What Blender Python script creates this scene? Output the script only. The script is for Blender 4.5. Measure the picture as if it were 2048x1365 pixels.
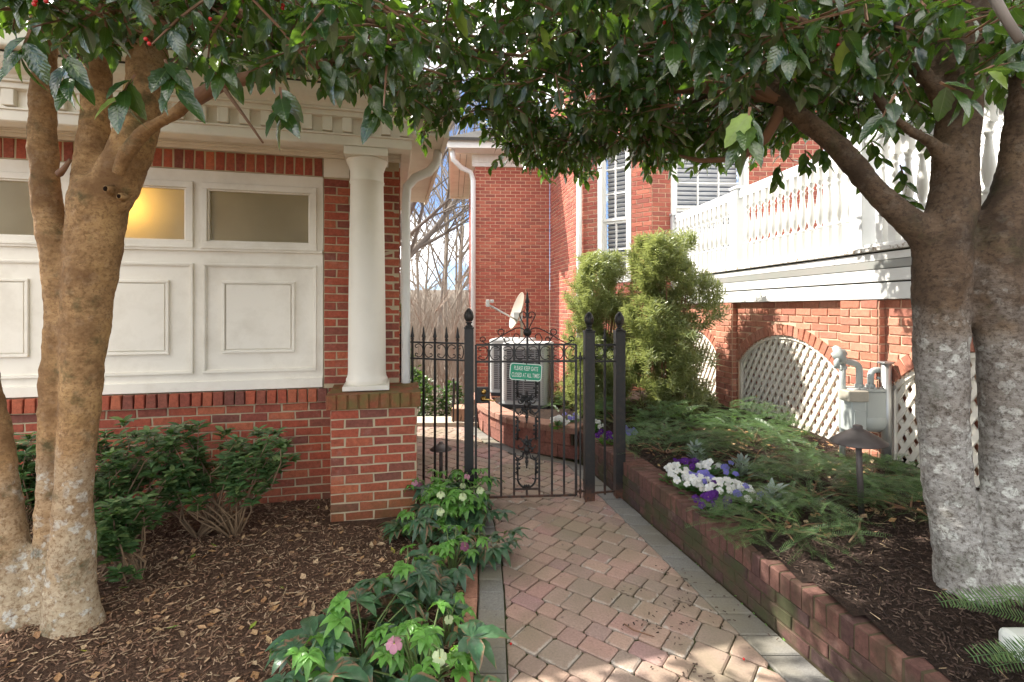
import bpy, bmesh, math, random
import numpy as np
from mathutils import Vector, Matrix, Euler, noise
for o in list(bpy.data.objects): bpy.data.objects.remove(o)
sc = bpy.context.scene
COL = sc.collection
R = random.Random(11)
NR = np.random.default_rng(5)
PI = math.pi
rad = math.radians
EYE = 1.55
# ------------------------------------------------------------------ camera, sky, sun, exposure
cam = bpy.data.cameras.new('camera'); co = bpy.data.objects.new('camera', cam); COL.objects.link(co)
co.location = (0, 0, EYE); co.rotation_euler = (PI/2, 0, 0)
cam.sensor_width = 36; cam.lens = 36*1000/2048; cam.shift_y = -(682.5-618)/2048
cam.clip_start = 0.05; cam.clip_end = 3000
sc.camera = co
SUN_EL = rad(46); SUN_AZ = math.atan2(-1.0, 0.34)          # direction towards the sun, clockwise from +Y
to_sun = Vector((math.sin(SUN_AZ)*math.cos(SUN_EL), math.cos(SUN_AZ)*math.cos(SUN_EL), math.sin(SUN_EL)))
w = bpy.data.worlds.new('World'); sc.world = w; w.use_nodes = True
nt = w.node_tree; nt.nodes.clear()
out = nt.nodes.new('ShaderNodeOutputWorld'); bg = nt.nodes.new('ShaderNodeBackground')
sky = nt.nodes.new('ShaderNodeTexSky'); sky.sky_type = 'NISHITA'; sky.sun_disc = False
sky.sun_elevation = SUN_EL; sky.sun_rotation = SUN_AZ; sky.dust_density = 0; sky.ozone_density = 1.6; sky.air_density = .5
tc = nt.nodes.new('ShaderNodeTexCoord'); mp = nt.nodes.new('ShaderNodeMapping'); mp.inputs['Scale'].default_value = (1, 1, 1.8); mp.inputs['Location'].default_value = (1.3, 2.2, .7)
cn = nt.nodes.new('ShaderNodeTexNoise'); cn.inputs['Scale'].default_value = 2.4; cn.inputs['Detail'].default_value = 7
cr = nt.nodes.new('ShaderNodeValToRGB'); cr.color_ramp.elements[0].position = .43; cr.color_ramp.elements[1].position = .70
mx = nt.nodes.new('ShaderNodeMix'); mx.data_type = 'RGBA'; mx.inputs['B'].default_value = (27.0, 25.4, 22.4, 1)
nt.links.new(tc.outputs['Generated'], mp.inputs['Vector']); nt.links.new(mp.outputs['Vector'], cn.inputs['Vector'])
nt.links.new(cn.outputs['Fac'], cr.inputs['Fac']); nt.links.new(cr.outputs['Color'], mx.inputs['Factor'])
nt.links.new(sky.outputs['Color'], mx.inputs['A']); nt.links.new(mx.outputs['Result'], bg.inputs['Color'])
bg.inputs['Strength'].default_value = 0.05
nt.links.new(bg.outputs['Background'], out.inputs['Surface'])
sl = bpy.data.lights.new('sun', 'SUN'); so = bpy.data.objects.new('sun', sl); COL.objects.link(so)
sl.energy = 2.0; sl.angle = rad(.5); sl.color = (1, .94, .84)
so.rotation_euler = to_sun.to_track_quat('Z', 'Y').to_euler(); so.location = (-6, 4, 9)
sc.view_settings.view_transform = 'Standard'; sc.view_settings.look = 'None'
sc.view_settings.exposure = 2.55; sc.view_settings.gamma = 1; sc.view_settings.use_curve_mapping = False
sc.render.engine = 'CYCLES'
cy = sc.cycles
cy.max_bounces = 8; cy.diffuse_bounces = 5; cy.glossy_bounces = 3; cy.transmission_bounces = 5; cy.transparent_max_bounces = 6
cy.use_denoising = True; cy.caustics_reflective = False; cy.caustics_refractive = False
cy.sample_clamp_indirect = 6

# ------------------------------------------------------------------ materials
class NB:
    def __init__(s, name):
        s.m = bpy.data.materials.new(name); s.m.use_nodes = True; s.t = s.m.node_tree; s.t.nodes.clear()
        s.out = s.n('ShaderNodeOutputMaterial'); s.geo = s.n('ShaderNodeNewGeometry')
    def n(s, k): return s.t.nodes.new(k)
    def l(s, a, b): s.t.links.new(a, b)
    def noise(s, scale, detail=4, rough=.55, vec=None):
        x = s.n('ShaderNodeTexNoise'); x.inputs['Scale'].default_value = scale; x.inputs['Detail'].default_value = detail
        x.inputs['Roughness'].default_value = rough; s.l(vec or s.geo.outputs['Position'], x.inputs['Vector']); return x.outputs['Fac']
    def ramp(s, fac, stops, const=False):
        x = s.n('ShaderNodeValToRGB'); e = x.color_ramp.elements
        if const: x.color_ramp.interpolation = 'CONSTANT'
        while len(e) < len(stops): e.new(.5)
        for i, (p, c) in enumerate(stops):
            e[i].position = p; e[i].color = (c, c, c, 1) if isinstance(c, (int, float)) else (*c, 1)
        s.l(fac, x.inputs['Fac']); return x.outputs['Color']
    def mix(s, fac, a, b, mode='MIX'):
        x = s.n('ShaderNodeMix'); x.data_type = 'RGBA'; x.blend_type = mode
        for v, k in ((fac, 'Factor'), (a, 'A'), (b, 'B')):
            i = x.inputs[k]
            if isinstance(v, (int, float)): i.default_value = v if k == 'Factor' else (v, v, v, 1)
            elif isinstance(v, tuple): i.default_value = (*v, 1)
            else: s.l(v, i)
        return x.outputs['Result']
    def math(s, op, a, b=0.0):
        x = s.n('ShaderNodeMath'); x.operation = op
        for v, i in ((a, 0), (b, 1)):
            if isinstance(v, (int, float)): x.inputs[i].default_value = v
            else: s.l(v, x.inputs[i])
        return x.outputs[0]
    def rnd(s):
        oi = s.n('ShaderNodeObjectInfo')
        return s.math('FRACT', s.math('ADD', oi.outputs['Random'], s.geo.outputs['Random Per Island']))
    def sep(s, vec):
        x = s.n('ShaderNodeSeparateXYZ'); s.l(vec, x.inputs[0]); return x.outputs
    def bump(s, h, strength, dist=.01, normal=None):
        x = s.n('ShaderNodeBump'); x.inputs['Strength'].default_value = strength; x.inputs['Distance'].default_value = dist
        s.l(h, x.inputs['Height'])
        if normal is not None: s.l(normal, x.inputs['Normal'])
        return x.outputs['Normal']
    def bsdf(s, col, rough=.6, normal=None, metal=0, spec=.5, link=True):
        x = s.n('ShaderNodeBsdfPrincipled')
        for v, k in ((col, 'Base Color'), (rough, 'Roughness'), (metal, 'Metallic'), (spec, 'Specular IOR Level')):
            if isinstance(v, tuple): x.inputs[k].default_value = (*v, 1)
            elif isinstance(v, (int, float)): x.inputs[k].default_value = v
            else: s.l(v, x.inputs[k])
        if normal is not None: s.l(normal, x.inputs['Normal'])
        if link: s.l(x.outputs[0], s.out.inputs['Surface'])
        return x.outputs[0]

def simple(name, c1, c2, nscale=8, rough=.6, bump=.2, bscale=60, dist=.004, metal=0, spec=.5, rnd=0.0):
    b = NB(name)
    col = b.mix(b.noise(nscale), c1, c2)
    if rnd:
        v = b.math('ADD', b.math('MULTIPLY', b.rnd(), rnd), 1-rnd/2)
        col = b.mix(1.0, col, b.ramp(v, [(0, 0.0), (1, 1.0)]), 'MULTIPLY') if False else b.mix(1.0, col, v, 'MULTIPLY')
    nrm = b.bump(b.noise(bscale, 5), bump, dist) if bump else None
    b.bsdf(col, rough, nrm, metal, spec); return b.m

def brick_mat(name, cols, stain=None, vary=.35):
    b = NB(name)
    n = len(cols); base = b.ramp(b.rnd(), [(i/max(1, n-1), c) for i, c in enumerate(cols)])
    base = b.mix(1.0, base, b.ramp(b.noise(38, 5, .7), [(.25, 1-vary), (.75, 1+vary)]), 'MULTIPLY')
    sp = b.ramp(b.noise(170, 3, .6), [(.62, 0.0), (.72, 1.0)])
    base = b.mix(b.math('MULTIPLY', sp, .55), base, (.06, .03, .03))
    ef = b.ramp(b.noise(7, 6, .7), [(.58, 0.0), (.75, .3)])
    base = b.mix(ef, base, (.42, .30, .25))
    if stain: base = stain(b, base)
    b.bsdf(base, .88, b.bump(b.noise(120, 6, .7), .55, .004), spec=.25); return b.m

def moss_low(b, base, z0=.05, z1=.55, amt=.75, col=(.10, .105, .03)):
    z = b.sep(b.geo.outputs['Position'])[2]
    f = b.math('ADD', b.math('MULTIPLY', z, -1/(z1-z0)), z1/(z1-z0))
    f = b.math('MULTIPLY', f, b.ramp(b.noise(6, 5), [(.3, .2), (.7, 1.0)]))
    x = b.n('ShaderNodeClamp'); b.l(f, x.inputs['Value'])
    return b.mix(b.math('MULTIPLY', x.outputs[0], amt), base, col)
REDS = [(.40, .10, .055), (.31, .078, .048), (.45, .135, .07), (.24, .07, .05), (.37, .088, .05), (.19, .072, .055), (.42, .11, .058)]
M_BRICK = brick_mat('red_brick', REDS, lambda b, c: moss_low(b, c, -.02, .30, .45, (.13, .09, .05)))
M_PIER = brick_mat('mossy_red_brick', REDS, lambda b, c: moss_low(b, c, .0, .42, .6))
def cap_moss(b, c):
    return b.mix(b.ramp(b.noise(9, 5), [(.34, 0.0), (.62, .85)]), c, (.15, .13, .045))
M_CAP = brick_mat('mossy_cap_brick', [(.24, .07, .04), (.30, .085, .045), (.2, .08, .045)], cap_moss)
M_HOUSE = brick_mat('house_brick', [(.42, .125, .09), (.33, .095, .07), (.46, .155, .105), (.28, .095, .075), (.385, .11, .08)], vary=.2)
M_PORCHB = brick_mat('porch_brick', [(.47, .205, .135), (.40, .155, .10), (.52, .25, .17), (.35, .14, .10), (.44, .18, .115)], vary=.25)
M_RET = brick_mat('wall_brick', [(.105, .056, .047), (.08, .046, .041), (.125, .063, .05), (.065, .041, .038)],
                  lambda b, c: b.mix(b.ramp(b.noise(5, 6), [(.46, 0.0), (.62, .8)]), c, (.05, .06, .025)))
M_ROWL = brick_mat('rowlock_brick', [(.135, .068, .053), (.105, .053, .045), (.165, .08, .06), (.085, .046, .042)], lambda b, c: b.mix(b.ramp(b.noise(6, 6), [(.5, 0.0), (.68, .6)]), c, (.06, .05, .03)))
M_MORT = simple('mortar', (.54, .45, .31), (.40, .33, .22), 14, .95, .6, 90, .005, spec=.1)
M_MORTH = simple('pale_mortar', (.66, .47, .34), (.54, .37, .26), 14, .95, .4, 90, .004, spec=.1)
M_MORTD = simple('dark_mortar', (.12, .085, .06), (.055, .055, .03), 9, .95, .5, 70, .005, spec=.1)

def paint(name, c, dirt=(.42, .36, .26), amt=.25, rough=.5):
    b = NB(name)
    f = b.ramp(b.noise(3.5, 6, .65), [(.46, 0.0), (.74, amt*1.3)])
    f2 = b.ramp(b.noise(45, 4, .7), [(.66, 0.0), (.74, amt*.9)])
    col = b.mix(f, c, dirt); col = b.mix(f2, col, dirt)
    b.bsdf(col, rough, b.bump(b.noise(55, 4), .12, .003), spec=.35); return b.m
M_CREAM = paint('cream_paint', (.82, .775, .685))
M_COLM = paint('column_paint', (.79, .75, .66), amt=.12)
M_WHITE = paint('white_paint', (.72, .72, .70), (.5, .48, .42), .18)
M_BLUEISH = paint('pale_metal_paint', (.68, .70, .71), (.5, .48, .44), .12, .4)
M_GREYSTRIP = simple('weathered_copper_strip', (.30, .27, .25), (.22, .25, .23), 4, .5, .2, 30)
M_SIDING = paint('white_siding', (.78, .77, .74), (.6, .58, .5), .1)
M_PEEL = NB('peeling_deck_edge'); b = M_PEEL
b.bsdf(b.mix(b.ramp(b.noise(26, 5, .7), [(.52, 0.0), (.6, 1.0)]), (.72, .71, .68), (.30, .24, .18)), .8, b.bump(b.noise(26, 5, .7), .6, .01)); M_PEEL = b.m
M_ROOF = simple('roof_shingle', (.07, .065, .06), (.04, .038, .035), 20, .9, .5, 60)
M_DARK = simple('interior_dark', (.06, .055, .05), (.03, .028, .025), 3, .9, 0)
M_GAP = simple('gap_shade_colour', (.05, .045, .035), (.03, .03, .025), 3, .9, 0)  # near-black colour that paints gap shade on the garage and porch edges
def iron():
    b = NB('black_iron')
    col = b.mix(b.ramp(b.noise(22, 6, .7), [(.5, 0.0), (.72, 1.0)]), (.009, .009, .0095), (.030, .020, .015))
    z = b.sep(b.geo.outputs['Position'])[2]
    rust = b.math('MULTIPLY', b.ramp(z, [(0.0, 1.0), (.14, 0.0)]), b.ramp(b.noise(30, 5), [(.35, 0.0), (.6, 1.0)]))
    col = b.mix(rust, col, (.13, .05, .025))
    b.bsdf(col, .5, b.bump(b.noise(110, 4), .35, .002), spec=.5); return b.m
M_IRON = iron()
M_BRASS = simple('brass', (.62, .40, .12), (.42, .26, .08), 30, .3, .1, 40, metal=1)
M_BRONZE = simple('dark_bronze', (.075, .062, .058), (.15, .13, .125), 12, .5, .25, 60, metal=.4)
M_SIGN = simple('sign_green', (.004, .30, .16), (.005, .27, .145), 5, .4, .02, 60)
M_SIGNW = simple('sign_white', (.80, .82, .78), (.74, .78, .74), 5, .45, 0)
M_ACW = simple('ac_cabinet', (.50, .51, .50), (.42, .43, .43), 6, .5, .1, 40)
M_ACG = simple('ac_grille', (.30, .31, .33), (.25, .26, .28), 6, .5, .1, 40)
M_ACD = simple('ac_coil_dark', (.05, .055, .06), (.03, .03, .035), 6, .7, .3, 120)
M_PLASTIC = simple('dark_plastic', (.05, .05, .055), (.035, .035, .04), 6, .6, .1, 40)
M_DISH = simple('dish_grey', (.36, .30, .23), (.28, .24, .19), 6, .5, .1, 40)
M_METER = simple('meter_grey_paint', (.43, .46, .44), (.36, .39, .38), 7, .42, .15, 40)
M_STEEL = simple('galvanised_steel', (.50, .51, .50), (.38, .39, .39), 14, .38, .1, 40, metal=.8)
M_INDEX = simple('meter_index_face', (.46, .42, .34), (.3, .28, .24), 25, .35, 0)
def paver_mat(name, cols, eff=True):
    b = NB(name); r = b.rnd()
    n = len(cols); base = b.ramp(r, [(i/max(1, n-1), c) for i, c in enumerate(cols)])
    base = b.mix(1.0, base, b.ramp(b.noise(90, 5, .75), [(.25, .68), (.75, 1.32)]), 'MULTIPLY')
    gr = b.ramp(b.noise(1.6, 4), [(.42, 0.0), (.62, .65)])
    base = b.mix(gr, base, (.205, .18, .12))
    uv = b.n('ShaderNodeUVMap'); u = b.sep(uv.outputs[0])
    if eff:
        e = b.math('MINIMUM', u[0], u[1])
        e = b.math('ADD', e, b.math('MULTIPLY', b.math('SUBTRACT', b.noise(17, 5, .7), .40), .075))
        e = b.ramp(e, [(.004, 1.0), (.017, 0.0)])
        sel = b.ramp(b.math('FRACT', b.math('MULTIPLY', r, 7.31)), [(.72, 0.0), (.8, .75)])
        base = b.mix(b.math('MULTIPLY', e, sel), base, (.46, .42, .37))
    base = b.mix(b.ramp(b.noise(26, 3), [(.66, 0.0), (.74, .5)]), base, (.05, .04, .03))
    b.bsdf(base, .85, b.bump(b.noise(180, 5, .7), .5, .003), spec=.25); return b.m
M_PAVER = paver_mat('clay_paver', [(.37, .25, .205), (.31, .23, .19), (.40, .275, .22), (.36, .215, .19), (.30, .235, .195), (.34, .21, .20)])
M_PAVEG = paver_mat('grey_paver', [(.215, .21, .195), (.18, .175, .165), (.24, .23, .21)], False)
M_CURB = brick_mat('curb_brick', [(.40, .20, .135), (.34, .17, .12), (.43, .23, .155)])
M_JOINT = simple('joint_sand_moss', (.055, .05, .03), (.05, .075, .02), 3.0, .95, .7, 60, .01, spec=.1)
M_CONC = simple('concrete', (.46, .40, .32), (.40, .35, .28), 4, .9, .3, 80)
M_BLOCK = brick_mat('split_face_block', [(.27, .115, .085), (.22, .10, .08), (.31, .14, .10)], vary=.45)
M_BLOCKC = brick_mat('cap_block', [(.36, .20, .15), (.32, .18, .13)], vary=.3)
def soil(name, a, c):
    b = NB(name)
    col = b.mix(b.ramp(b.noise(42, 8, .75), [(.35, 0.0), (.65, 1.0)]), a, c)
    b.bsdf(col, .95, b.bump(b.noise(55, 8, .8), 1.0, .03), spec=.15); return b.m
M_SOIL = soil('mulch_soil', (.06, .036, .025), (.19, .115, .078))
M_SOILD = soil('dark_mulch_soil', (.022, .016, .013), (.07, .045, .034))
def chipmat(name, cols):
    b = NB(name); n = len(cols)
    c = b.ramp(b.geo.outputs['Random Per Island'], [(i/(n-1), k) for i, k in enumerate(cols)])
    c = b.mix(1.0, c, b.ramp(b.noise(150, 3), [(.3, .7), (.7, 1.3)]), 'MULTIPLY')
    b.bsdf(c, .9, None, spec=.2); return b.m
M_CHIP = chipmat('bark_chips', [(.12, .065, .042), (.25, .155, .10), (.17, .09, .058), (.34, .23, .15), (.09, .05, .034), (.44, .32, .21), (.21, .12, .075), (.14, .08, .055)])
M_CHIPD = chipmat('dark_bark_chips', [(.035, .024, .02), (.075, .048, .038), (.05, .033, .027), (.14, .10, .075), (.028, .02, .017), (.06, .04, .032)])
M_STRAW = chipmat('straw_twigs', [(.40, .29, .18), (.28, .19, .115), (.48, .37, .24), (.2, .14, .085)])
M_DRYLEAF = chipmat('dry_leaves', [(.38, .23, .11), (.25, .13, .065), (.48, .34, .19), (.33, .17, .095), (.54, .41, .26), (.18, .095, .05)])
M_YELLEAF = chipmat('fallen_green_leaves', [(.20, .25, .04), (.10, .18, .03), (.36, .33, .07)])
def leafmat(name, cols, rough=.32, trans=.25, tcol=(.16, .34, .03), spec=.5, vein=True, veincol=(.20, .28, .09), brown=0):
    b = NB(name); r = b.rnd(); n = len(cols)
    col = b.ramp(r, [(i/max(1, n-1), c) for i, c in enumerate(cols)])
    col = b.mix(1.0, col, b.ramp(b.noise(30, 3), [(.3, .75), (.7, 1.25)]), 'MULTIPLY')
    nrm = None
    if vein:
        uv = b.n('ShaderNodeUVMap'); u = b.sep(uv.outputs[0])
        mid = b.ramp(b.math('ABSOLUTE', b.math('SUBTRACT', u[0], .5)), [(.012, 1.0), (.035, 0.0)])
        side = b.math('ABSOLUTE', b.math('SUBTRACT', u[0], .5))
        wv = b.math('SINE', b.math('MULTIPLY', b.math('SUBTRACT', u[1], b.math('MULTIPLY', side, .55)), 52))
        sv = b.ramp(wv, [(.80, 0.0), (.98, .28)])
        col = b.mix(b.math('MAXIMUM', b.math('MULTIPLY', mid, .8), b.math('MULTIPLY', sv, .5)), col, veincol)
        nrm = b.bump(b.noise(70, 2), .35, .004, b.bump(wv, .09, .002))
        if brown:
            br = b.ramp(b.math('ADD', b.noise(9, 3), b.math('MULTIPLY', b.math('SUBTRACT', side, .3), .5)), [(.60, 0.0), (.66, 1.0)])
            col = b.mix(b.math('MULTIPLY', br, brown), col, (.22, .12, .075))
    p = b.bsdf(col, rough, nrm, spec=spec, link=False)
    tr = b.n('ShaderNodeBsdfTranslucent'); tr.inputs[0].default_value = (*tcol, 1)
    ms = b.n('ShaderNodeMixShader'); ms.inputs[0].default_value = trans
    b.l(p, ms.inputs[1]); b.l(tr.outputs[0], ms.inputs[2]); b.l(ms.outputs[0], b.out.inputs['Surface']); return b.m
M_HOLLY = leafmat('holly_leaf', [(.011, .036, .014), (.019, .056, .014), (.013, .042, .020), (.032, .075, .016), (.009, .030, .016), (.055, .095, .022)], .19, .2, (.24, .46, .03), spec=1.0, veincol=(.09, .14, .05))
M_HOLLYY = leafmat('pale_holly_leaf', [(.26, .36, .06), (.20, .32, .05)], .32, .3, (.4, .5, .08))
M_SKIM = leafmat('shrub_leaf', [(.065, .145, .055), (.10, .19, .075), (.045, .10, .045), (.19, .27, .10), (.08, .15, .06)], .24, .22)
M_HELL = leafmat('hellebore_leaf', [(.045, .115, .06), (.036, .085, .052), (.065, .15, .065), (.05, .095, .06)], .35, .18, veincol=(.07, .13, .06), brown=.9)
M_HELLY = leafmat('young_hellebore_leaf', [(.10, .27, .045), (.14, .33, .06), (.085, .23, .045)], .4, .3, (.25, .5, .05), veincol=(.2, .35, .08))
M_YEW = leafmat('yew_needle', [(.065, .13, .045), (.095, .175, .055), (.05, .105, .045), (.13, .20, .065)], .36, .32, (.16, .30, .05), vein=False)
M_POD = leafmat('podocarpus_needle', [(.19, .235, .10), (.25, .29, .125), (.12, .165, .07), (.34, .36, .20)], .28, .35, (.42, .47, .14), vein=False)
M_EVERG = leafmat('evergreen_leaf', [(.05, .10, .035), (.08, .14, .04), (.04, .07, .03), (.12, .17, .06)], .42, .25, vein=False)
M_DUSTY = leafmat('silver_leaf', [(.33, .38, .35), (.25, .31, .28)], .6, .15, (.3, .35, .3), vein=False)
M_PANL = leafmat('pansy_leaf', [(.05, .14, .035), (.07, .18, .04)], .45, .25, vein=False)
def petal(name, c, t=.3):
    b = NB(name); r = b.rnd()
    col = b.mix(b.math('MULTIPLY', r, .35), c, (.9*c[0]*.6, c[1]*.6, c[2]*.8))
    p = b.bsdf(col, .55, None, spec=.2, link=False); tr = b.n('ShaderNodeBsdfTranslucent'); tr.inputs[0].default_value = (*c, 1)
    ms = b.n('ShaderNodeMixShader'); ms.inputs[0].default_value = t
    b.l(p, ms.inputs[1]); b.l(tr.outputs[0], ms.inputs[2]); b.l(ms.outputs[0], b.out.inputs['Surface']); return b.m
M_PW = petal('white_petal', (.82, .82, .78)); M_PV = petal('violet_petal', (.10, .02, .20)); M_PB = petal('lavender_petal', (.24, .22, .62))
M_PG = petal('pale_green_petal', (.62, .70, .40)); M_PP = petal('pink_petal', (.62, .30, .38)); M_PD = petal('plum_petal', (.22, .08, .13))
M_YEL = simple('yellow_stamen', (.75, .55, .08), (.6, .5, .1), 20, .6, 0)
M_BERRY = simple('red_berry', (.55, .015, .012), (.42, .01, .01), 20, .22, 0, spec=.6)
M_STEM = simple('green_stem', (.13, .20, .05), (.10, .14, .05), 20, .6, .1)
M_TWIG = simple('brown_twig', (.17, .085, .05), (.24, .135, .08), 25, .85, .4, 90)
M_SHSTEM = simple('pale_shrub_stem', (.24, .16, .09), (.17, .11, .065), 25, .8, .4, 90)
M_BARE = simple('bare_bark', (.20, .165, .14), (.13, .11, .095), 9, .9, .3, 40)
M_BRUSH = simple('brush_bark', (.30, .25, .20), (.22, .18, .145), 9, .9, .2, 40)
M_HILL = simple('leaf_litter_slope', (.11, .085, .06), (.16, .125, .09), .8, .95, .6, 6, .1)
M_GRASS = simple('far_ground', (.13, .11, .07), (.18, .15, .10), 1.2, .95, .5, 10, .05)
M_STONE = simple('tan_stone', (.42, .27, .18), (.33, .2, .14), 10, .85, .5, 30, .01)
def bark(name, browns, greys, zmid, lich, mossamt):
    b = NB(name); pos = b.geo.outputs['Position']; z = b.sep(pos)[2]
    mpn = b.n('ShaderNodeMapping'); mpn.inputs['Scale'].default_value = (1, 1, 2.2); b.l(pos, mpn.inputs['Vector']); v = mpn.outputs[0]
    n1 = b.noise(24, 7, .7, v)
    br = b.mix(b.ramp(n1, [(.3, 0.0), (.7, 1.0)]), browns[0], browns[1])
    br = b.mix(b.ramp(b.noise(5, 5, .6), [(.42, 0.0), (.62, .8)]), br, browns[2])
    br = b.mix(b.ramp(b.noise(2.6, 3), [(.5, 0.0), (.66, .55)]), br, (browns[1][0]*1.25, browns[1][1]*1.25, browns[1][2]*1.1))
    gr = b.mix(b.ramp(n1, [(.3, 0.0), (.7, 1.0)]), greys[0], greys[1])
    f = b.math('ADD', b.math('MULTIPLY', b.math('SUBTRACT', zmid, z), 1.5), b.math('MULTIPLY', b.math('SUBTRACT', b.noise(4, 5), .5), 2.2))
    cl = b.n('ShaderNodeClamp'); b.l(f, cl.inputs['Value']); f = cl.outputs[0]
    col = b.mix(f, br, gr)
    vo = b.n('ShaderNodeTexVoronoi'); vo.inputs['Scale'].default_value = 19; vo.inputs['Randomness'].default_value = 1
    wob = b.n('ShaderNodeVectorMath'); wob.operation = 'ADD'; b.l(pos, wob.inputs[0])
    wn = b.n('ShaderNodeTexNoise'); wn.inputs['Scale'].default_value = 22; wn.inputs['Detail'].default_value = 6; b.l(pos, wn.inputs['Vector'])
    ws = b.n('ShaderNodeVectorMath'); ws.operation = 'SCALE'; ws.inputs['Scale'].default_value = .085; b.l(wn.outputs['Color'], ws.inputs[0]); b.l(ws.outputs[0], wob.inputs[1])
    b.l(wob.outputs[0], vo.inputs['Vector'])
    lc = b.ramp(vo.outputs['Distance'], [(.36, 1.0), (.44, 0.0)])
    lsel = b.ramp(b.noise(5.5, 6, .7), [(.47, 0.0), (.52, 1.0)])
    li = b.math('MULTIPLY', b.math('MULTIPLY', lc, lsel), b.math('ADD', b.math('MULTIPLY', f, .95), .05))
    col = b.mix(b.math('MULTIPLY', b.math('MULTIPLY', li, lich), b.ramp(b.noise(45, 4, .7), [(.3, .35), (.6, .95)])), col, (.56, .57, .53))
    ms = b.ramp(b.noise(7, 6, .65), [(.56, 0.0), (.68, mossamt)])
    col = b.mix(ms, col, (.045, .05, .02))
    hz = b.noise(14, 4, .5, None)
    mp2 = b.n('ShaderNodeMapping'); mp2.inputs['Scale'].default_value = (.5, .5, 9); b.l(pos, mp2.inputs['Vector'])
    hz = b.noise(9, 4, .6, mp2.outputs[0])
    col = b.mix(b.ramp(b.noise(60, 6, .75), [(.48, 0.0), (.62, .75)]), col, browns[2])
    nrm = b.bump(hz, .18, .010, b.bump(n1, .8, .010, b.bump(b.noise(90, 5, .7), .5, .004)))
    b.bsdf(col, .85, nrm, spec=.25); return b.m
M_BARKL = bark('holly_bark_warm', [(.28, .155, .068), (.47, .30, .145), (.16, .085, .038)], [(.32, .245, .155), (.50, .42, .30)], .95, 1.0, .8)
M_BARKR = bark('holly_bark_grey', [(.085, .054, .034), (.155, .105, .068), (.045, .03, .02)], [(.20, .185, .165), (.42, .41, .39)], 1.62, 1.0, .5)
def frosted():
    b = NB('frosted_glass')
    nr = b.bump(b.noise(130, 3), .5, .004)
    p = b.bsdf(b.mix(b.ramp(b.noise(2.2, 4), [(.35, 0.0), (.7, 1.0)]), (.30, .26, .17), (.46, .41, .29)), .27, nr, spec=.6, link=False)
    tr = b.n('ShaderNodeBsdfTranslucent'); tr.inputs[0].default_value = (.75, .66, .42, 1)
    ms = b.n('ShaderNodeMixShader'); ms.inputs[0].default_value = .5
    b.l(p, ms.inputs[1]); b.l(tr.outputs[0], ms.inputs[2]); b.l(ms.outputs[0], b.out.inputs['Surface']); return b.m
M_HOLE = simple('hole_shade', (.010, .006, .004), (.016, .009, .006), 30, .95, 0, spec=.05)
M_FROST = frosted()
b = NB('lamp_glow'); e = b.n('ShaderNodeEmission'); e.inputs[0].default_value = (1, .66, .22, 1); e.inputs[1].default_value = 42; b.l(e.outputs[0], b.out.inputs['Surface']); M_LAMP = b.m
M_GLASS = simple('window_glass', (.16, .19, .24), (.12, .14, .18), 2, .08, 0, spec=.8)
M_BLIND = simple('blind_white', (.72, .74, .78), (.66, .68, .72), 5, .5, 0)

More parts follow.
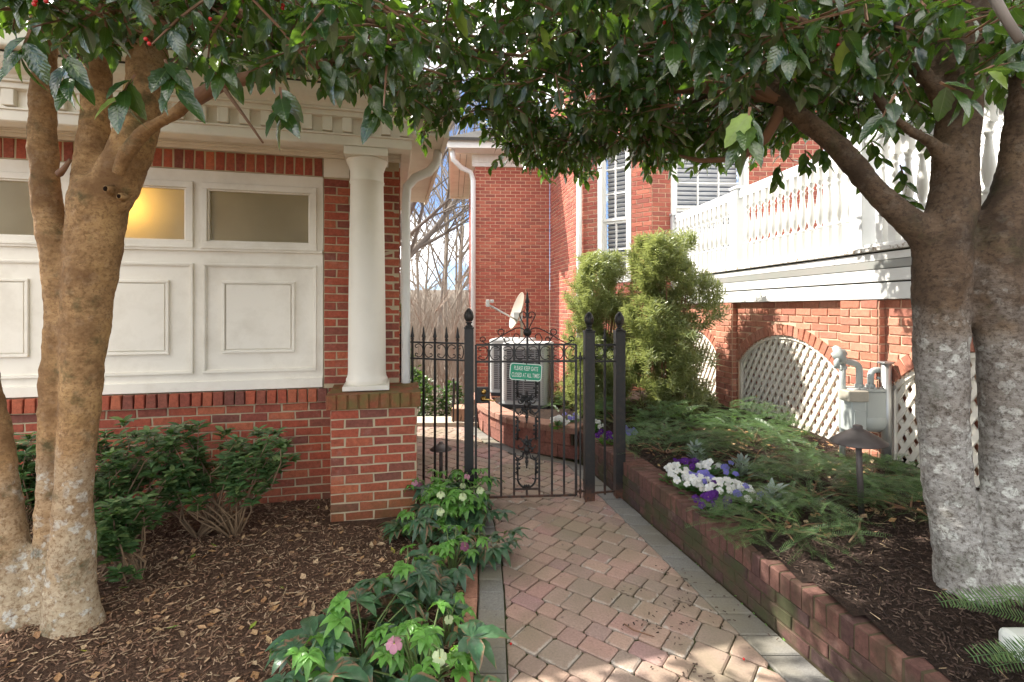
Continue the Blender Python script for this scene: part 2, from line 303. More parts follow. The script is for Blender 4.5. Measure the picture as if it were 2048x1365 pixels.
# ------------------------------------------------------------------ mesh helpers
class MB:
    def __init__(s): s.v = []; s.f = []; s.mi = []
    def add(s, vs, fs, mi=0):
        k = len(s.v); s.v += [tuple(p) for p in vs]; s.f += [tuple(i+k for i in q) for q in fs]; s.mi += [mi]*len(fs)
    def hexa(s, p, mi=0):       # 8 points: bottom ring 0-3 ccw, top ring 4-7
        s.add(p, [(3, 2, 1, 0), (4, 5, 6, 7), (0, 1, 5, 4), (1, 2, 6, 5), (2, 3, 7, 6), (3, 0, 4, 7)], mi)
    def box(s, x0, x1, y0, y1, z0, z1, mi=0, fr=None):
        p = [(x0, y0, z0), (x1, y0, z0), (x1, y1, z0), (x0, y1, z0), (x0, y0, z1), (x1, y0, z1), (x1, y1, z1), (x0, y1, z1)]
        if fr: p = [fr(*q) for q in p]
        s.hexa(p, mi)
    def tube(s, pts, rs, n=8, cap=True, mi=0):
        pts = [Vector(p) for p in pts]
        if isinstance(rs, (int, float)): rs = [rs]*len(pts)
        t = (pts[1]-pts[0]).normalized(); up = Vector((0, 0, 1)) if abs(t.z) < .9 else Vector((1, 0, 0))
        x = t.cross(up).normalized(); vs = []; fs = []
        for i, p in enumerate(pts):
            if 0 < i < len(pts)-1: t2 = (pts[i+1]-pts[i-1])
            elif i: t2 = pts[i]-pts[i-1]
            else: t2 = pts[1]-pts[0]
            if t2.length > 1e-9: t = t2.normalized()
            x = (x-t*x.dot(t)).normalized(); y = t.cross(x)
            for k in range(n):
                a = 2*PI*k/n; vs.append(p+(x*math.cos(a)+y*math.sin(a))*rs[i])
        for i in range(len(pts)-1):
            for k in range(n):
                k2 = (k+1) % n; fs.append((i*n+k, i*n+k2, (i+1)*n+k2, (i+1)*n+k))
        if cap: fs += [tuple(reversed(range(n))), tuple((len(pts)-1)*n+k for k in range(n))]
        s.add(vs, fs, mi)
    def lathe(s, prof, n=16, M=None, mi=0, fn=None):
        vs = []; fs = []
        for j, (r, z) in enumerate(prof):
            for k in range(n):
                a = 2*PI*k/n; rr = fn(r, z, a, j) if fn else r
                p = Vector((rr*math.cos(a), rr*math.sin(a), z)); vs.append(M @ p if M else p)
        for j in range(len(prof)-1):
            for k in range(n):
                k2 = (k+1) % n; fs.append((j*n+k, j*n+k2, (j+1)*n+k2, (j+1)*n+k))
        fs += [tuple(reversed(range(n))), tuple((len(prof)-1)*n+k for k in range(n))]
        s.add(vs, fs, mi)
    def prism(s, poly, z0, z1, mi=0, fr=None):   # poly: list of (x,y) ccw
        n = len(poly); P = [(x, y, z0) for x, y in poly]+[(x, y, z1) for x, y in poly]
        if fr: P = [fr(*q) for q in P]
        s.add(P, [tuple(reversed(range(n))), tuple(range(n, 2*n))]+[(i, (i+1) % n, n+(i+1) % n, n+i) for i in range(n)], mi)
    def mesh(s, name, mats, smooth=False):
        me = bpy.data.meshes.new(name); me.from_pydata(s.v, [], s.f)
        for m in (mats if isinstance(mats, (list, tuple)) else [mats]): me.materials.append(m)
        if len(me.materials) > 1: me.polygons.foreach_set('material_index', s.mi)
        if smooth: me.polygons.foreach_set('use_smooth', [True]*len(s.f))
        me.update(); return me
    def build(s, name, mats, parent=None, smooth=False, local=False, bevel=0):
        return link(name, s.mesh(name, mats, smooth), parent, local, bevel)
I4 = Matrix.Identity(4)
WM = {}
def link(name, me, parent=None, local=False, bevel=0, M=None):
    o = bpy.data.objects.new(name, me); COL.objects.link(o)
    if M is not None: o.matrix_basis = M
    if parent is not None:
        o.parent = parent
        if not local: o.matrix_parent_inverse = WM.get(parent.name, I4).inverted()
    if bevel:
        m = o.modifiers.new('bevel', 'BEVEL'); m.width = bevel; m.segments = 2; m.limit_method = 'ANGLE'
    return o
def tag(o, label=None, cat=None, group=None, kind=None):
    if label: o['label'] = label
    if cat: o['category'] = cat
    if group: o['group'] = group
    if kind: o['kind'] = kind
    return o
def thing(name, label, cat, loc=(0, 0, 0), rz=0, group=None):
    o = bpy.data.objects.new(name, None); COL.objects.link(o); o.empty_display_size = .1
    o.location = loc; o.rotation_euler = (0, 0, rz)
    WM[o.name] = Matrix.Translation(Vector(loc)) @ Matrix.Rotation(rz, 4, 'Z')
    return tag(o, label, cat, group)
def copy_tree(root, loc, rz, label, group=None, scale=1, cat=None):
    r = root.copy(); COL.objects.link(r); r.location = loc; r.rotation_euler = (0, 0, rz); r.scale = (scale,)*3
    r['label'] = label
    if group: r['group'] = group
    def rec(a, bb):
        for ch in KIDS.get(a.name, []):
            c = ch.copy(); COL.objects.link(c); c.parent = bb
            rec(ch, c)
    rec(root, r); return r
KIDS = {}
def index_kids():
    KIDS.clear()
    for o in COL.objects:
        if o.parent: KIDS.setdefault(o.parent.name, []).append(o)
class Fr:
    def __init__(s, o, u):
        s.o = Vector((o[0], o[1], 0)); s.u = Vector((u[0], u[1], 0)).normalized(); s.n = Vector((s.u.y, -s.u.x, 0))
    def __call__(s, a, d, z): return s.o+s.u*a+s.n*d+Vector((0, 0, z))
    def M(s, a, d, z, sx=1, sy=1, sz=1):
        p = s(a, d, z); u = s.u; n = -s.n
        return Matrix(((u.x*sx, n.x*sy, 0, p.x), (u.y*sx, n.y*sy, 0, p.y), (0, 0, sz, p.z), (0, 0, 0, 1)))
    def box(s, mb, a0, a1, d0, d1, z0, z1, mi=0):
        # along u, out along n
        mb.box(a0, a1, -d1, -d0, z0, z1, mi, lambda x, y, z: s(x, -y, z))
def fast(name, V, F, mat, uv=None, smooth=True):
    me = bpy.data.meshes.new(name); me.from_pydata(V.tolist(), [], F.tolist()); me.materials.append(mat)
    if uv is not None:
        l = me.uv_layers.new(name='UVMap'); l.data.foreach_set('uv', uv.astype(np.float32).ravel())
    if smooth: me.polygons.foreach_set('use_smooth', np.ones(len(F), bool))
    me.update(); return me
def scatter(tv, tf, tuv, mats44):
    """stack transformed copies of a template: tv (k,3), tf (m,4), tuv (k,2), mats44 (N,4,4)"""
    N = len(mats44); k = len(tv)
    V = np.einsum('nij,kj->nki', mats44[:, :3, :3], tv)+mats44[:, None, :3, 3]
    F = (tf[None]+(np.arange(N)*k)[:, None, None]).reshape(-1, tf.shape[1])
    uv = np.tile(tuv[tf.ravel()], (N, 1)) if tuv is not None else None
    return V.reshape(-1, 3), F, uv
def basis(p, axis, nrm, s, sw=1.0):
    """matrix whose local y follows axis, z near nrm"""
    y = Vector(axis).normalized(); x = y.cross(Vector(nrm))
    if x.length < 1e-4: x = y.cross(Vector((1, .3, .2)))
    x.normalize(); z = x.cross(y)
    return np.array([[x.x*s*sw, y.x*s, z.x*s, p[0]], [x.y*s*sw, y.y*s, z.y*s, p[1]], [x.z*s*sw, y.z*s, z.z*s, p[2]], [0, 0, 0, 1]])

# ------------------------------------------------------------------ bricks
def brick_mesh(name, L, H, mat, depth=.05, seed=0):
    r = random.Random(seed); j = lambda a: r.uniform(-a, a)
    mb = MB(); x, z, e = L/2, H/2, .0035
    bk = [(-x, 0, -z), (x, 0, -z), (x, 0, z), (-x, 0, z)]
    fo = [(-x+j(.003), -depth+.004, -z+j(.0034)), (x+j(.003), -depth+.004, -z+j(.0034)), (x+j(.003), -depth+.004, z+j(.0034)), (-x+j(.003), -depth+.004, z+j(.0034))]
    fi = [(p[0]*(1-e/x), -depth+j(.0015), p[2]*(1-e/z)) for p in fo]
    mb.add(bk+fo+fi, [(8, 9, 10, 11), (4, 5, 9, 8), (5, 6, 10, 9), (6, 7, 11, 10), (7, 4, 8, 11), (0, 1, 5, 4), (1, 2, 6, 5), (2, 3, 7, 6), (3, 0, 4, 7)])
    return mb.mesh(name, mat)
BM = {}
def brick_set(mat, depth=.05):
    k = (mat.name, depth)
    if k not in BM: BM[k] = [brick_mesh('brick', .193, .057, mat, depth, i) for i in range(6)]
    return BM[k]
BUDGET = {}
def put_bricks(items, parent, mat, thing_name, name='brick', cap=290, local=False, depth=.05):
    """items: list of 4x4 matrices for a unit .193 x .057 brick; first come the parts, then one stuff mesh"""
    ms = brick_set(mat, depth); used = BUDGET.get((thing_name, name), 0); rest = []
    for M in items:
        if used < cap:
            link(name, R.choice(ms), parent, True, 0, M); used += 1
        else: rest.append(M)
    BUDGET[(thing_name, name)] = used
    if rest:
        me = ms[0]; tv = np.array([v.co for v in me.vertices]); tf = np.array([p.vertices for p in me.polygons])
        V, F, _ = scatter(tv, tf, None, np.array([np.array(m) for m in rest]))
        o = link('brickwork', fast('brickwork', V, F, mat, None, False), parent, True); o['kind'] = 'stuff'
def courses(fr, d, z0, z1, a0, a1, h=.0677, mod=.203, cut=None, bond=.5, jit=.004):
    """running bond inside [a0,a1] x [z0,z1]; cut(z)-> list of blocked (a,b) intervals"""
    out = []; k = 0; z = z1
    while z-h > z0-.02:
        zc = z-h/2; off = (k % 2)*mod*bond
        spans = [(a0, a1)]
        if cut:
            for (b0, b1) in cut(zc):
                ns = []
                for s0, s1 in spans:
                    if b1 <= s0 or b0 >= s1: ns.append((s0, s1))
                    else:
                        if b0 > s0: ns.append((s0, b0))
                        if b1 < s1: ns.append((b1, s1))
                spans = ns
        for s0, s1 in spans:
            i = math.floor((s0-a0+off)/mod)
            while True:
                x0 = a0+i*mod-off; x1 = x0+mod; i += 1
                if x0 >= s1-.01: break
                c0 = max(x0, s0); c1 = min(x1, s1)
                if c1-c0 < .03: continue
                L = c1-c0-.0125
                out.append(fr.M((c0+c1)/2, d+R.uniform(-.0015, .0025), zc, L/.193, 1, 1+R.uniform(-.03, .05)))
        z -= h; k += 1
    return out
def soldiers(fr, d, z0, z1, a0, a1, pitch=.074, dep=1):
    n = max(1, round((a1-a0)/pitch)); p = (a1-a0)/n; out = []
    for i in range(n):
        a = a0+(i+.5)*p; zc = (z0+z1)/2
        M = fr.M(a, d+R.uniform(-.002, .003), zc) @ Matrix.Rotation(PI/2, 4, 'Y') @ Matrix.Diagonal(((z1-z0-.012)/.193, 1, (p-.012)/.057, 1))
        out.append(M)
    return out
# ------------------------------------------------------------------ the setting: ground, beds, path
def wallx(y): return 1.785-.2157*y            # outer face of the brick retaining wall
def porchx(y): return 3.33-.129*y             # arched porch wall
def path_left(y):
    pts = [(-.5, .10), (1.3, .02), (2.15, -.02), (2.7, -.04), (3.2, -.075), (3.7, -.14), (4.05, -.22), (4.4, -.34)]
    return float(np.interp(y, [p[0] for p in pts], [p[1] for p in pts]))
def n3(x, y, s): return noise.noise(Vector((x*s, y*s, 3.7)))
def zleft(x, y): return -.005+.022*n3(x, y, 1.3)+.012*n3(x, y, 4)+.05*math.exp(-((x+2.25)**2+(y-2.4)**2)/.12)
def zbed(x, y):
    xw = wallx(y) if y < 5.2 else .59-(y-5.2)*.55
    t = min(1, max(0, (x-xw)/max(.3, porchx(y)-xw)))
    near = min(1, max(0, (3.0-y)/.5))
    return .262+.045*near+.15*t+.03*n3(x, y, 2)+.012*n3(x, y, 6)+.05*math.exp(-((x-2.0)**2+(y-2.13)**2)/.12)
def sheet(name, xs, ys, zf, mat, inside=None):
    V = []; F = []; id_ = {}
    for j in range(len(ys)-1):
        for i in range(len(xs)-1):
            cx, cyy = (xs[i]+xs[i+1])/2, (ys[j]+ys[j+1])/2
            if inside and not inside(cx, cyy): continue
            q = []
            for (a, c) in ((i, j), (i+1, j), (i+1, j+1), (i, j+1)):
                if (a, c) not in id_: id_[(a, c)] = len(V); V.append((xs[a], ys[c], zf(xs[a], ys[c])))
                q.append(id_[(a, c)])
            F.append(q)
    return link(name, fast(name, np.array(V), np.array(F), mat))
def zfar(x, y):
    z = -.06
    if y > 7.1: z -= min(1.6, (y-7.1)*.28)
    if y > 24: z += (y-24)*.10+.5*n3(x, y, .08)
    if y > 60: z -= (y-60)*.06
    return z
gx = [-400, -150, -70]+list(np.linspace(-40, 40, 41))+[70, 150, 400]
gy = [-200, -40, -8, -2, 0, 2, 4, 6, 7.1]+list(np.linspace(8, 60, 36))+[80, 120, 200, 400, 900]
tag(sheet('ground', gx, gy, zfar, M_HILL), kind='structure')
tag(sheet('mulch_bed', list(np.linspace(-5.2, .12, 90)), list(np.linspace(.3, 4.5, 76)), zleft, M_SOIL, lambda x, y: x < path_left(y)-.16), kind='structure')
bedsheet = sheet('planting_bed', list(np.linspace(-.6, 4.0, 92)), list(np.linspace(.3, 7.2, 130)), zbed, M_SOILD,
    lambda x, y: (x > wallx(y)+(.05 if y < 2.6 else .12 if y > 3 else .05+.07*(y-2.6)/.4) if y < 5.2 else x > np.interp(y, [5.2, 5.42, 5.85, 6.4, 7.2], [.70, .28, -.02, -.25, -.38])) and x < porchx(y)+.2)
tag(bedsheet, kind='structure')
# path base and its paving, every stone a piece
def poly_clip(P, a, nrm):
    out = []
    for i in range(len(P)):
        p, q = P[i], P[(i+1) % len(P)]
        dp = (p-a).dot(nrm); dq = (q-a).dot(nrm)
        if dp >= 0: out.append(p)
        if dp*dq < 0: out.append(p+(q-p)*(dp/(dp-dq)))
    return out
path = MB(); path.prism([(path_left(y)-.20, y) for y in (4.05, 3.7, 3.2, 2.7, 2.15, 1.3)]+[(-.1, .2), (2.0, .2), (.8, 5.1), (.2, 5.5), (-.2, 6.0), (-.45, 6.6), (-1.75, 6.6), (-1.0, 4.35), (-.7, 4.2)], -.08, -.016)
path = path.build('brick_path', M_JOINT); tag(path, kind='structure')
def stone_mesh(P, z, th, inset=.006, name='paver', mats=None):
    """bevelled stone from a ccw polygon; uv holds the distance to the edges"""
    if name == 'paver':
        Q = []
        for i in range(len(P)):
            a, bb, cc = P[i-1], P[i], P[(i+1) % len(P)]; e = R.uniform(.007, .013)
            if min((a-bb).length, (cc-bb).length) > .04: Q += [bb+(a-bb).normalized()*e, bb+(cc-bb).normalized()*e]
            else: Q.append(bb)
        P = Q
    c = sum(P, Vector((0, 0)))/len(P); n = len(P)
    def ins(d):
        if name == 'paver': return [p+(c-p).normalized()*min(d*1.25, .5*(c-p).length) for p in P]
        out = []
        for i in range(n):
            a, bb, cc = P[i-1], P[i], P[(i+1) % n]
            e1 = (bb-a).normalized(); e2 = (cc-bb).normalized()
            n1 = Vector((-e1.y, e1.x)); n2 = Vector((-e2.y, e2.x)); m = (n1+n2)
            m = m/max(.35, m.dot(n1)) if m.length > 1e-6 else n1
            q = bb+m*d
            if (q-c).length > (bb-c).length or (q-bb).length > .9*(c-bb).length: q = bb+(c-bb)*.6
            out.append(q)
        return out
    r0 = [Vector((p.x, p.y, z-th)) for p in P]; r1 = [Vector((p.x, p.y, z-.005)) for p in P]
    i2 = ins(inset); r2 = [Vector((p.x, p.y, z)) for p in i2]
    i3 = ins(inset+.03); r3 = [Vector((p.x, p.y, z+.0006)) for p in i3]
    V = r0+r1+r2+r3; F = []
    for a in range(3):
        for i in range(n): F.append((a*n+i, a*n+(i+1) % n, (a+1)*n+(i+1) % n, (a+1)*n+i))
    F.append(tuple(3*n+i for i in range(n)))
    me = bpy.data.meshes.new(name); me.from_pydata([tuple(v) for v in V], [], F); me.materials.append(mats)
    uv = me.uv_layers.new(name='UVMap'); dist = [0]*n+[0]*n+[inset]*n+[inset+.03]*n
    for lp in me.loops: uv.data[lp.index].uv = (dist[lp.vertex_index], dist[lp.vertex_index])
    return me
def seg_lines(pts):
    L = []
    for a, c in zip(pts, pts[1:]):
        a = Vector(a); c = Vector(c); d = (c-a).normalized(); L.append((a, c, Vector((-d.y, d.x))))
    return L
# right limit of the field: border of grey stones along the wall; left limit: soldier of grey stones
right_in = [(wallx(.4)-.185, .4), (wallx(2.1)-.185, 2.1), (wallx(3.6)-.165, 3.6), (wallx(5.0)-.16, 5.0), (.08, 5.28), (-.27, 5.72), (-.53, 6.3), (-.62, 6.6)]
right_out = [(wallx(.4)-.006, .4), (wallx(2.1)-.006, 2.1), (wallx(3.6)-.006, 3.6), (wallx(5.0)-.006, 5.0), (.18, 5.40), (-.15, 5.80), (-.40, 6.36), (-.48, 6.6)]
left_in = [(path_left(y), y) for y in (.4, 1.3, 2.15, 2.7, 3.2, 3.7, 4.05, 4.3)]+[(-.85, 4.42), (-1.0, 4.6), (-1.5, 6.6)]
bound = right_in+left_in[::-1]      # ccw outline
def inside(p, poly):
    c = False; n = len(poly)
    for i in range(n):
        (x1, y1), (x2, y2) = poly[i], poly[(i+1) % n]
        if (y1 > p[1]) != (y2 > p[1]) and p[0] < (x2-x1)*(p[1]-y1)/(y2-y1)+x1: c = not c
    return c
lines = []
n = len(bound)
for i in range(n):
    a = Vector(bound[i]); c = Vector(bound[(i+1) % n]); d = (c-a)
    if d.length > .01: lines.append((a, c, Vector((-d.y, d.x)).normalized()))
ang = rad(-37); du = Vector((math.cos(ang), math.sin(ang))); dv = Vector((-du.y, du.x))
pv = []; J = .0065; v0 = -7.0; r_ = 0; pr_ = random.Random(3)
while v0 < 9:
    W_ = (.112, .112, .158)[pr_.randrange(3)]; x = -8-pr_.random()*.3
    while x < 8:
        L_ = pr_.choice((.112, .112, .165)) if W_ < .13 else pr_.choice((.112, .158, .158))
        cen = du*(x+L_/2)+dv*(v0+W_/2)
        if -2.2 < cen.x < 2 and 1.5 < cen.y < 6.75:
            jj = lambda: Vector((pr_.uniform(-.002, .002), pr_.uniform(-.002, .002)))
            P = [du*(x+J/2)+dv*(v0+J/2)+jj(), du*(x+L_-J/2)+dv*(v0+J/2)+jj(), du*(x+L_-J/2)+dv*(v0+W_-J/2)+jj(), du*(x+J/2)+dv*(v0+W_-J/2)+jj()]
            ins_ = [inside(p, bound) for p in P]
            if any(ins_):
                if not all(ins_):
                    for (a, c, nn) in lines:
                        t = (cen-a).dot((c-a).normalized())
                        if -.13 < t < (c-a).length+.13 and abs((cen-a).dot(nn)) < .16: P = poly_clip(P, a+nn*.003, nn)
                        if len(P) < 3: break
                if len(P) >= 3:
                    ar = abs(sum(P[i].x*P[(i+1) % len(P)].y-P[(i+1) % len(P)].x*P[i].y for i in range(len(P))))/2
                    if ar > .0012: pv.append((cen.length if cen.y > 1.9 else 99, P))
        x += L_
    v0 += W_; r_ += 1
pv.sort(key=lambda q: q[0])
bmj = bmesh.new()
for k, (_, P) in enumerate(pv):
    c = sum(P, Vector((0, 0)))/len(P)
    me = stone_mesh([p-c for p in P], 0, .05, .008, 'paver', M_PAVER)
    M = Matrix.Translation((c.x, c.y, R.uniform(-.003, .002))) @ Euler((R.gauss(0, .006), R.gauss(0, .006), R.gauss(0, .008))).to_matrix().to_4x4()
    if k < 300: link('paver', me, path, True, 0, M)
    else: me.transform(M); bmj.from_mesh(me); bpy.data.meshes.remove(me)
me = bpy.data.meshes.new('paving'); bmj.to_mesh(me); bmj.free(); me.materials.append(M_PAVER); link('paving', me, path, True)['kind'] = 'stuff'
def strip_stones(inner, outer, length, name, mat, z=0, th=.05, J=.006, lo=.4):
    """stones between two matching polylines"""
    def at(poly, s):
        L = [0]
        for a, c in zip(poly, poly[1:]): L.append(L[-1]+math.dist(a, c))
        s *= L[-1]
        for i in range(len(poly)-1):
            if s <= L[i+1]+1e-9:
                t = (s-L[i])/max(1e-9, L[i+1]-L[i]); return Vector(poly[i]).lerp(Vector(poly[i+1]), t)
    tot = sum(math.dist(a, c) for a, c in zip(inner, inner[1:])); s = 0; out = []
    while s < tot-.03:
        l = min(length*R.uniform(.86, 1.12), tot-s); a, c = (s+J/2)/tot, (s+l-J/2)/tot
        P = [at(inner, a), at(outer, a), at(outer, c), at(inner, c)]; s += l
        e = sum((P[i].x*P[(i+1) % 4].y-P[(i+1) % 4].x*P[i].y) for i in range(4))
        if e < 0: P = P[::-1]
        cc = sum(P, Vector((0, 0)))/4
        if cc.y < lo: continue
        me = stone_mesh([p-cc for p in P], 0, th, .006, name, mat)
        link(name, me, path, True, 0, Matrix.Translation((cc.x, cc.y, z+R.uniform(-.002, .003))) @ Euler((R.gauss(0, .008), R.gauss(0, .008), 0)).to_matrix().to_4x4())
strip_stones(right_in, right_out, .158, 'edging_paver', M_PAVEG, .001)
li = left_in[:8]; lo_ = [(x-.138, y) for x, y in li]; l2 = [(x-.146, y) for x, y in li]; l3 = [(x-.218, y) for x, y in li]
strip_stones([(x-.004, y) for x, y in li], lo_, .148, 'edging_paver', M_PAVEG, .002)
strip_stones(l2, l3, .205, 'curb_brick', M_CURB, .022, .09)
m = MB(); m.prism([(-2.6, 6.58), (-.45, 6.58), (-.5, 6.98), (-2.7, 6.98)], -.10, .05); tag(m.build('concrete_landing', M_CONC, bevel=.006), kind='structure')

# ------------------------------------------------------------------ garage
G = Fr((-1.55, 4.10), (.9724, .2334))
ga = thing('garage', 'brick and cream garage front with frosted windows, panels and a column on the left', 'garage', tuple(G(-1, 0, 0)), 0)
def gp(name, mats, boxes, bevel=.003, parent=ga):
    mb = MB()
    for bx in boxes: G.box(mb, *bx)
    return mb.build(name, mats, parent, bevel=bevel)
AL, AR = -3.4, .616
lw = gp('brick_wall', M_MORT, [(AL, AR-.012, -.3, -.0045, -.2, .90), (0.004, AR-.012, -.3, -.0045, .90, 2.785)], 0)
it = soldiers(G, -.012, .79, .905, AL, .115, .077)
put_bricks(it, lw, M_BRICK, 'garage', 'rowlock_brick')
it = courses(G, -.05+.002, -.04, .787, -2.75, .115)+courses(G, -.048, .93, 2.62, .004, .36)+courses(G, -.048, .93, 2.72, .36, AR, bond=0.5)
put_bricks(it, lw, M_BRICK, 'garage')
lin = gp('brick_lintel', M_MORT, [(AL, -.002, -.3, -.005, 2.632, 2.785)], 0)
put_bricks(soldiers(G, -.05, 2.632, 2.785, AL, -.002, .0725), lin, M_BRICK, 'garage', 'soldier_brick')
gp('lintel_block', M_CREAM, [(.006, .205, -.1, .012, 2.632, 2.785)], .004)
sw = MB()
Gs = Fr(tuple(G(AR, 0, 0))[:2], tuple(-G.n)[:2])     # right side wall, running away from the camera
Gs.box(sw, .0, 2.0, -.25, -.006, -.4, 2.85); sw = sw.build('side_wall', M_MORT, ga)  # unseen depth cut short so sun reaches the shrubs and lattice
put_bricks(courses(Gs, -.048, 0, 2.75, 0.0, 2.0), sw, M_BRICK, 'garage', 'brick', 290)
gp('back_wall', M_DARK, [(AL, AR-.2, -2.0, -1.85, -.2, 2.9)], 0)
gp('back_side_wall', M_DARK, [(AL-.2, AL, -2.0, .0, -.2, 2.9)], 0)
# cream panelled door front
DB = [(AL, -.002, -.06, -.012, .907, 2.03), (AL, -.002, -.06, -.012, 2.54, 2.63), (AL, -2.70, -.06, -.012, 2.03, 2.54)]
pw = .90
for k in range(3):
    a1 = -.05-k*pw; a0 = a1-.838
    DB += [(a1, a1+.05 if k == 0 else a1+.062, -.06, -.012, 2.03, 2.54)]
gp('door_panel', M_CREAM, DB, .0)
gp('bottom_rail', M_CREAM, [(AL, -.004, -.012, .006, .908, .985), (AL, -.004, -.012, .012, 2.0, 2.028)], .003)
for k in range(4):
    a1 = -.05-k*pw; a0 = a1-.838
    if k < 3:
        fw = gp('window', M_CREAM, [(a0, a1, -.05, .010, 2.035, 2.075), (a0, a1, -.05, .010, 2.487, 2.535), (a0, a0+.036, -.05, .010, 2.075, 2.487), (a1-.05, a1, -.05, .010, 2.075, 2.487),
            (a0+.036, a1-.05, -.045, -.006, 2.075, 2.087), (a0+.036, a1-.05, -.045, -.006, 2.475, 2.487), (a0+.036, a0+.05, -.045, -.006, 2.087, 2.475), (a1-.064, a1-.05, -.045, -.006, 2.087, 2.475)], .003)
        mb = MB(); G.box(mb, a0+.048, a1-.062, -.034, -.028, 2.085, 2.477); mb.build('pane', M_FROST, fw, local=True)
        gp('sill', M_CREAM, [(a0-.005, a1+.005, -.01, .022, 2.018, 2.036)], .003)
    # moulding frame + raised field
    def ring(a0, a1, z0, z1, t, d0, d1):
        return [(a0, a1, d0, d1, z0, z0+t), (a0, a1, d0, d1, z1-t, z1), (a0, a0+t, d0, d1, z0+t, z1-t), (a1-t, a1, d0, d1, z0+t, z1-t)]
    gp('panel_moulding', M_CREAM, ring(a0+.005, a1-.0, 1.045, 1.905, .018, -.012, .007)+ring(a0+.023, a1-.018, 1.063, 1.887, .008, -.012, .002), .003)
    i0, i1 = a0+.14, a1-.165
    gp('raised_panel', M_CREAM, ring(i0, i1, 1.20, 1.77, .022, -.012, .010)+[(i0+.03, i1-.03, -.012, .004, 1.23, 1.74)], .004)
# lamp inside behind the second pane
lampM = Matrix.Translation(G(-1.40, -.20, 2.33)); mb = MB(); mb.lathe([(.002, -.045), (.03, -.035), (.045, 0), (.03, .035), (.002, .045)], 12, lampM); mb.build('lamp', M_LAMP, ga, True)
# wall trim, soffit, entablature
ar = .70
gp('wall_trim', M_CREAM, [(AL, .62, -.02, .022, 2.787, 2.815), (AL, .62, -.02, .034, 2.815, 2.832)], .003)
gp('soffit_filler', M_CREAM, [(AL, ar-.06, -.02, .17, 2.838, 2.862), (AL, .62, -.02, .06, 2.832, 2.838)], .003)  # cream board added in the dark soffit gap so the band looks brighter
gp('soffit', M_CREAM, [(AL, ar, -.02, .29, 2.862, 2.875)], 0)
gp('beam', M_CREAM, [(AL, ar-.012, .272, .408, 2.782, 2.862), (AL, ar-.004, .300, .414, 2.772, 2.782)], .004)
gp('fascia', M_CREAM, [(AL, ar, .414, .424, 2.776, 2.846), (AL, ar+.012, .414, .436, 2.846, 2.860)], .003)
gp('frieze', M_CREAM, [(AL, ar, .29, .412, 2.862, 3.10)], 0)
for i in range(28):
    a1 = ar-.02-i*.1395
    if a1 < AL: break
    gp('dentil', M_CREAM, [(a1-.07, a1, .412, .450, 2.868, 2.974)], .004)
gp('crown', M_CREAM, [(AL, ar+.05, .412, .462, 2.974, 3.012), (AL, ar+.07, .412, .484, 3.012, 3.03)], .004)
prof = [(.40, 3.03), (.488, 3.03), (.500, 3.05), (.54, 3.07), (.565, 3.095), (.585, 3.13), (.585, 3.15), (.40, 3.15)]
mb = MB(); pts = [G(AL, d, z) for d, z in prof]+[G(ar+.28, d, z) for d, z in prof]; k = len(prof)
mb.add(pts, [tuple(range(k)), tuple(reversed(range(k, 2*k)))]+[(i, k+i, k+(i+1) % k, (i+1) % k) for i in range(k)])
mb.build('cove', M_CREAM, ga)
gp('eave_gap_shade', M_GAP, [(AL, ar+.28, .40, .575, 3.15, 3.168)], 0)  # dark strip painted as the shadow gap between cove and gutter
gp('gutter', M_CREAM, [(AL, ar+.31, .40, .64, 3.168, 3.29)], .012)
# right-hand eave and its downspout
gp('side_eave', M_CREAM, [(.62, .95, -2.1, .40, 2.90, 2.93), (.95, .985, -2.15, .44, 2.88, 3.15), (.62, .70, -2.1, .28, 2.78, 2.90)], .006)
gp('side_gutter', M_CREAM, [(.96, 1.06, -2.2, .50, 3.168, 3.29), (.70, .96, -2.1, .40, 2.94, 3.16)], .01)
mb = MB(); mb.tube([G(.94, .05, 2.93), G(.92, .04, 2.80), G(.86, .035, 2.72), G(.74, .032, 2.66), G(.675, .03, 2.58), G(.665, .03, 2.45), G(.665, .03, 1.0), G(.665, .03, .10)], .038, 10)
mb.build('downspout', M_WHITE, ga, True)
mb = MB(); E0 = [(AL-.3, .64), (1.05, .64), (1.05, -2.2), (AL-.3, -2.2)]
P = [G(a, d, 3.29) for a, d in E0]+[G(AL+1.2, -.8, 3.85), G(-.4, -.8, 3.85)]
mb.add(P, [(0, 1, 5, 4), (1, 2, 5), (2, 3, 4, 5), (3, 0, 4), (3, 2, 1, 0)]); mb.build('roof', M_ROOF, ga)
# pier with its cap, and the column
pm = MB(); G.box(pm, .119, .731, .0, .527, -.2, .815); pm = pm.build('pier', M_MORT, ga)
Gp = Fr(tuple(G(.115, .531, 0))[:2], tuple(G.u)[:2]); Gl = Fr(tuple(G(.115, 0, 0))[:2], tuple(G.n)[:2]); Gr = Fr(tuple(G(.735, .531, 0))[:2], tuple(-G.n)[:2])
it = courses(Gp, -.05, .0, .812, 0, .62)+courses(Gl, -.05, .0, .812, .0, .522)+courses(Gr, -.05, .0, .812, .02, .53)
put_bricks(it, pm, M_PIER, 'pier')
pc = MB(); G.box(pc, .108, .742, .0, .540, .815, .925); pc = pc.build('pier_cap', M_CAP, ga)
Gp2 = Fr(tuple(G(.09, .556, 0))[:2], tuple(G.u)[:2]); Gl2 = Fr(tuple(G(.09, .0, 0))[:2], tuple(G.n)[:2]); Gr2 = Fr(tuple(G(.76, .556, 0))[:2], tuple(-G.n)[:2])
it = soldiers(Gp2, -.05, .815, .932, 0, .67, .0745)+soldiers(Gl2, -.05, .815, .932, 0, .555, .0745)+soldiers(Gr2, -.05, .815, .932, 0.0, .555, .0745)
put_bricks(it, pc, M_CAP, 'pier', 'rowlock_brick')
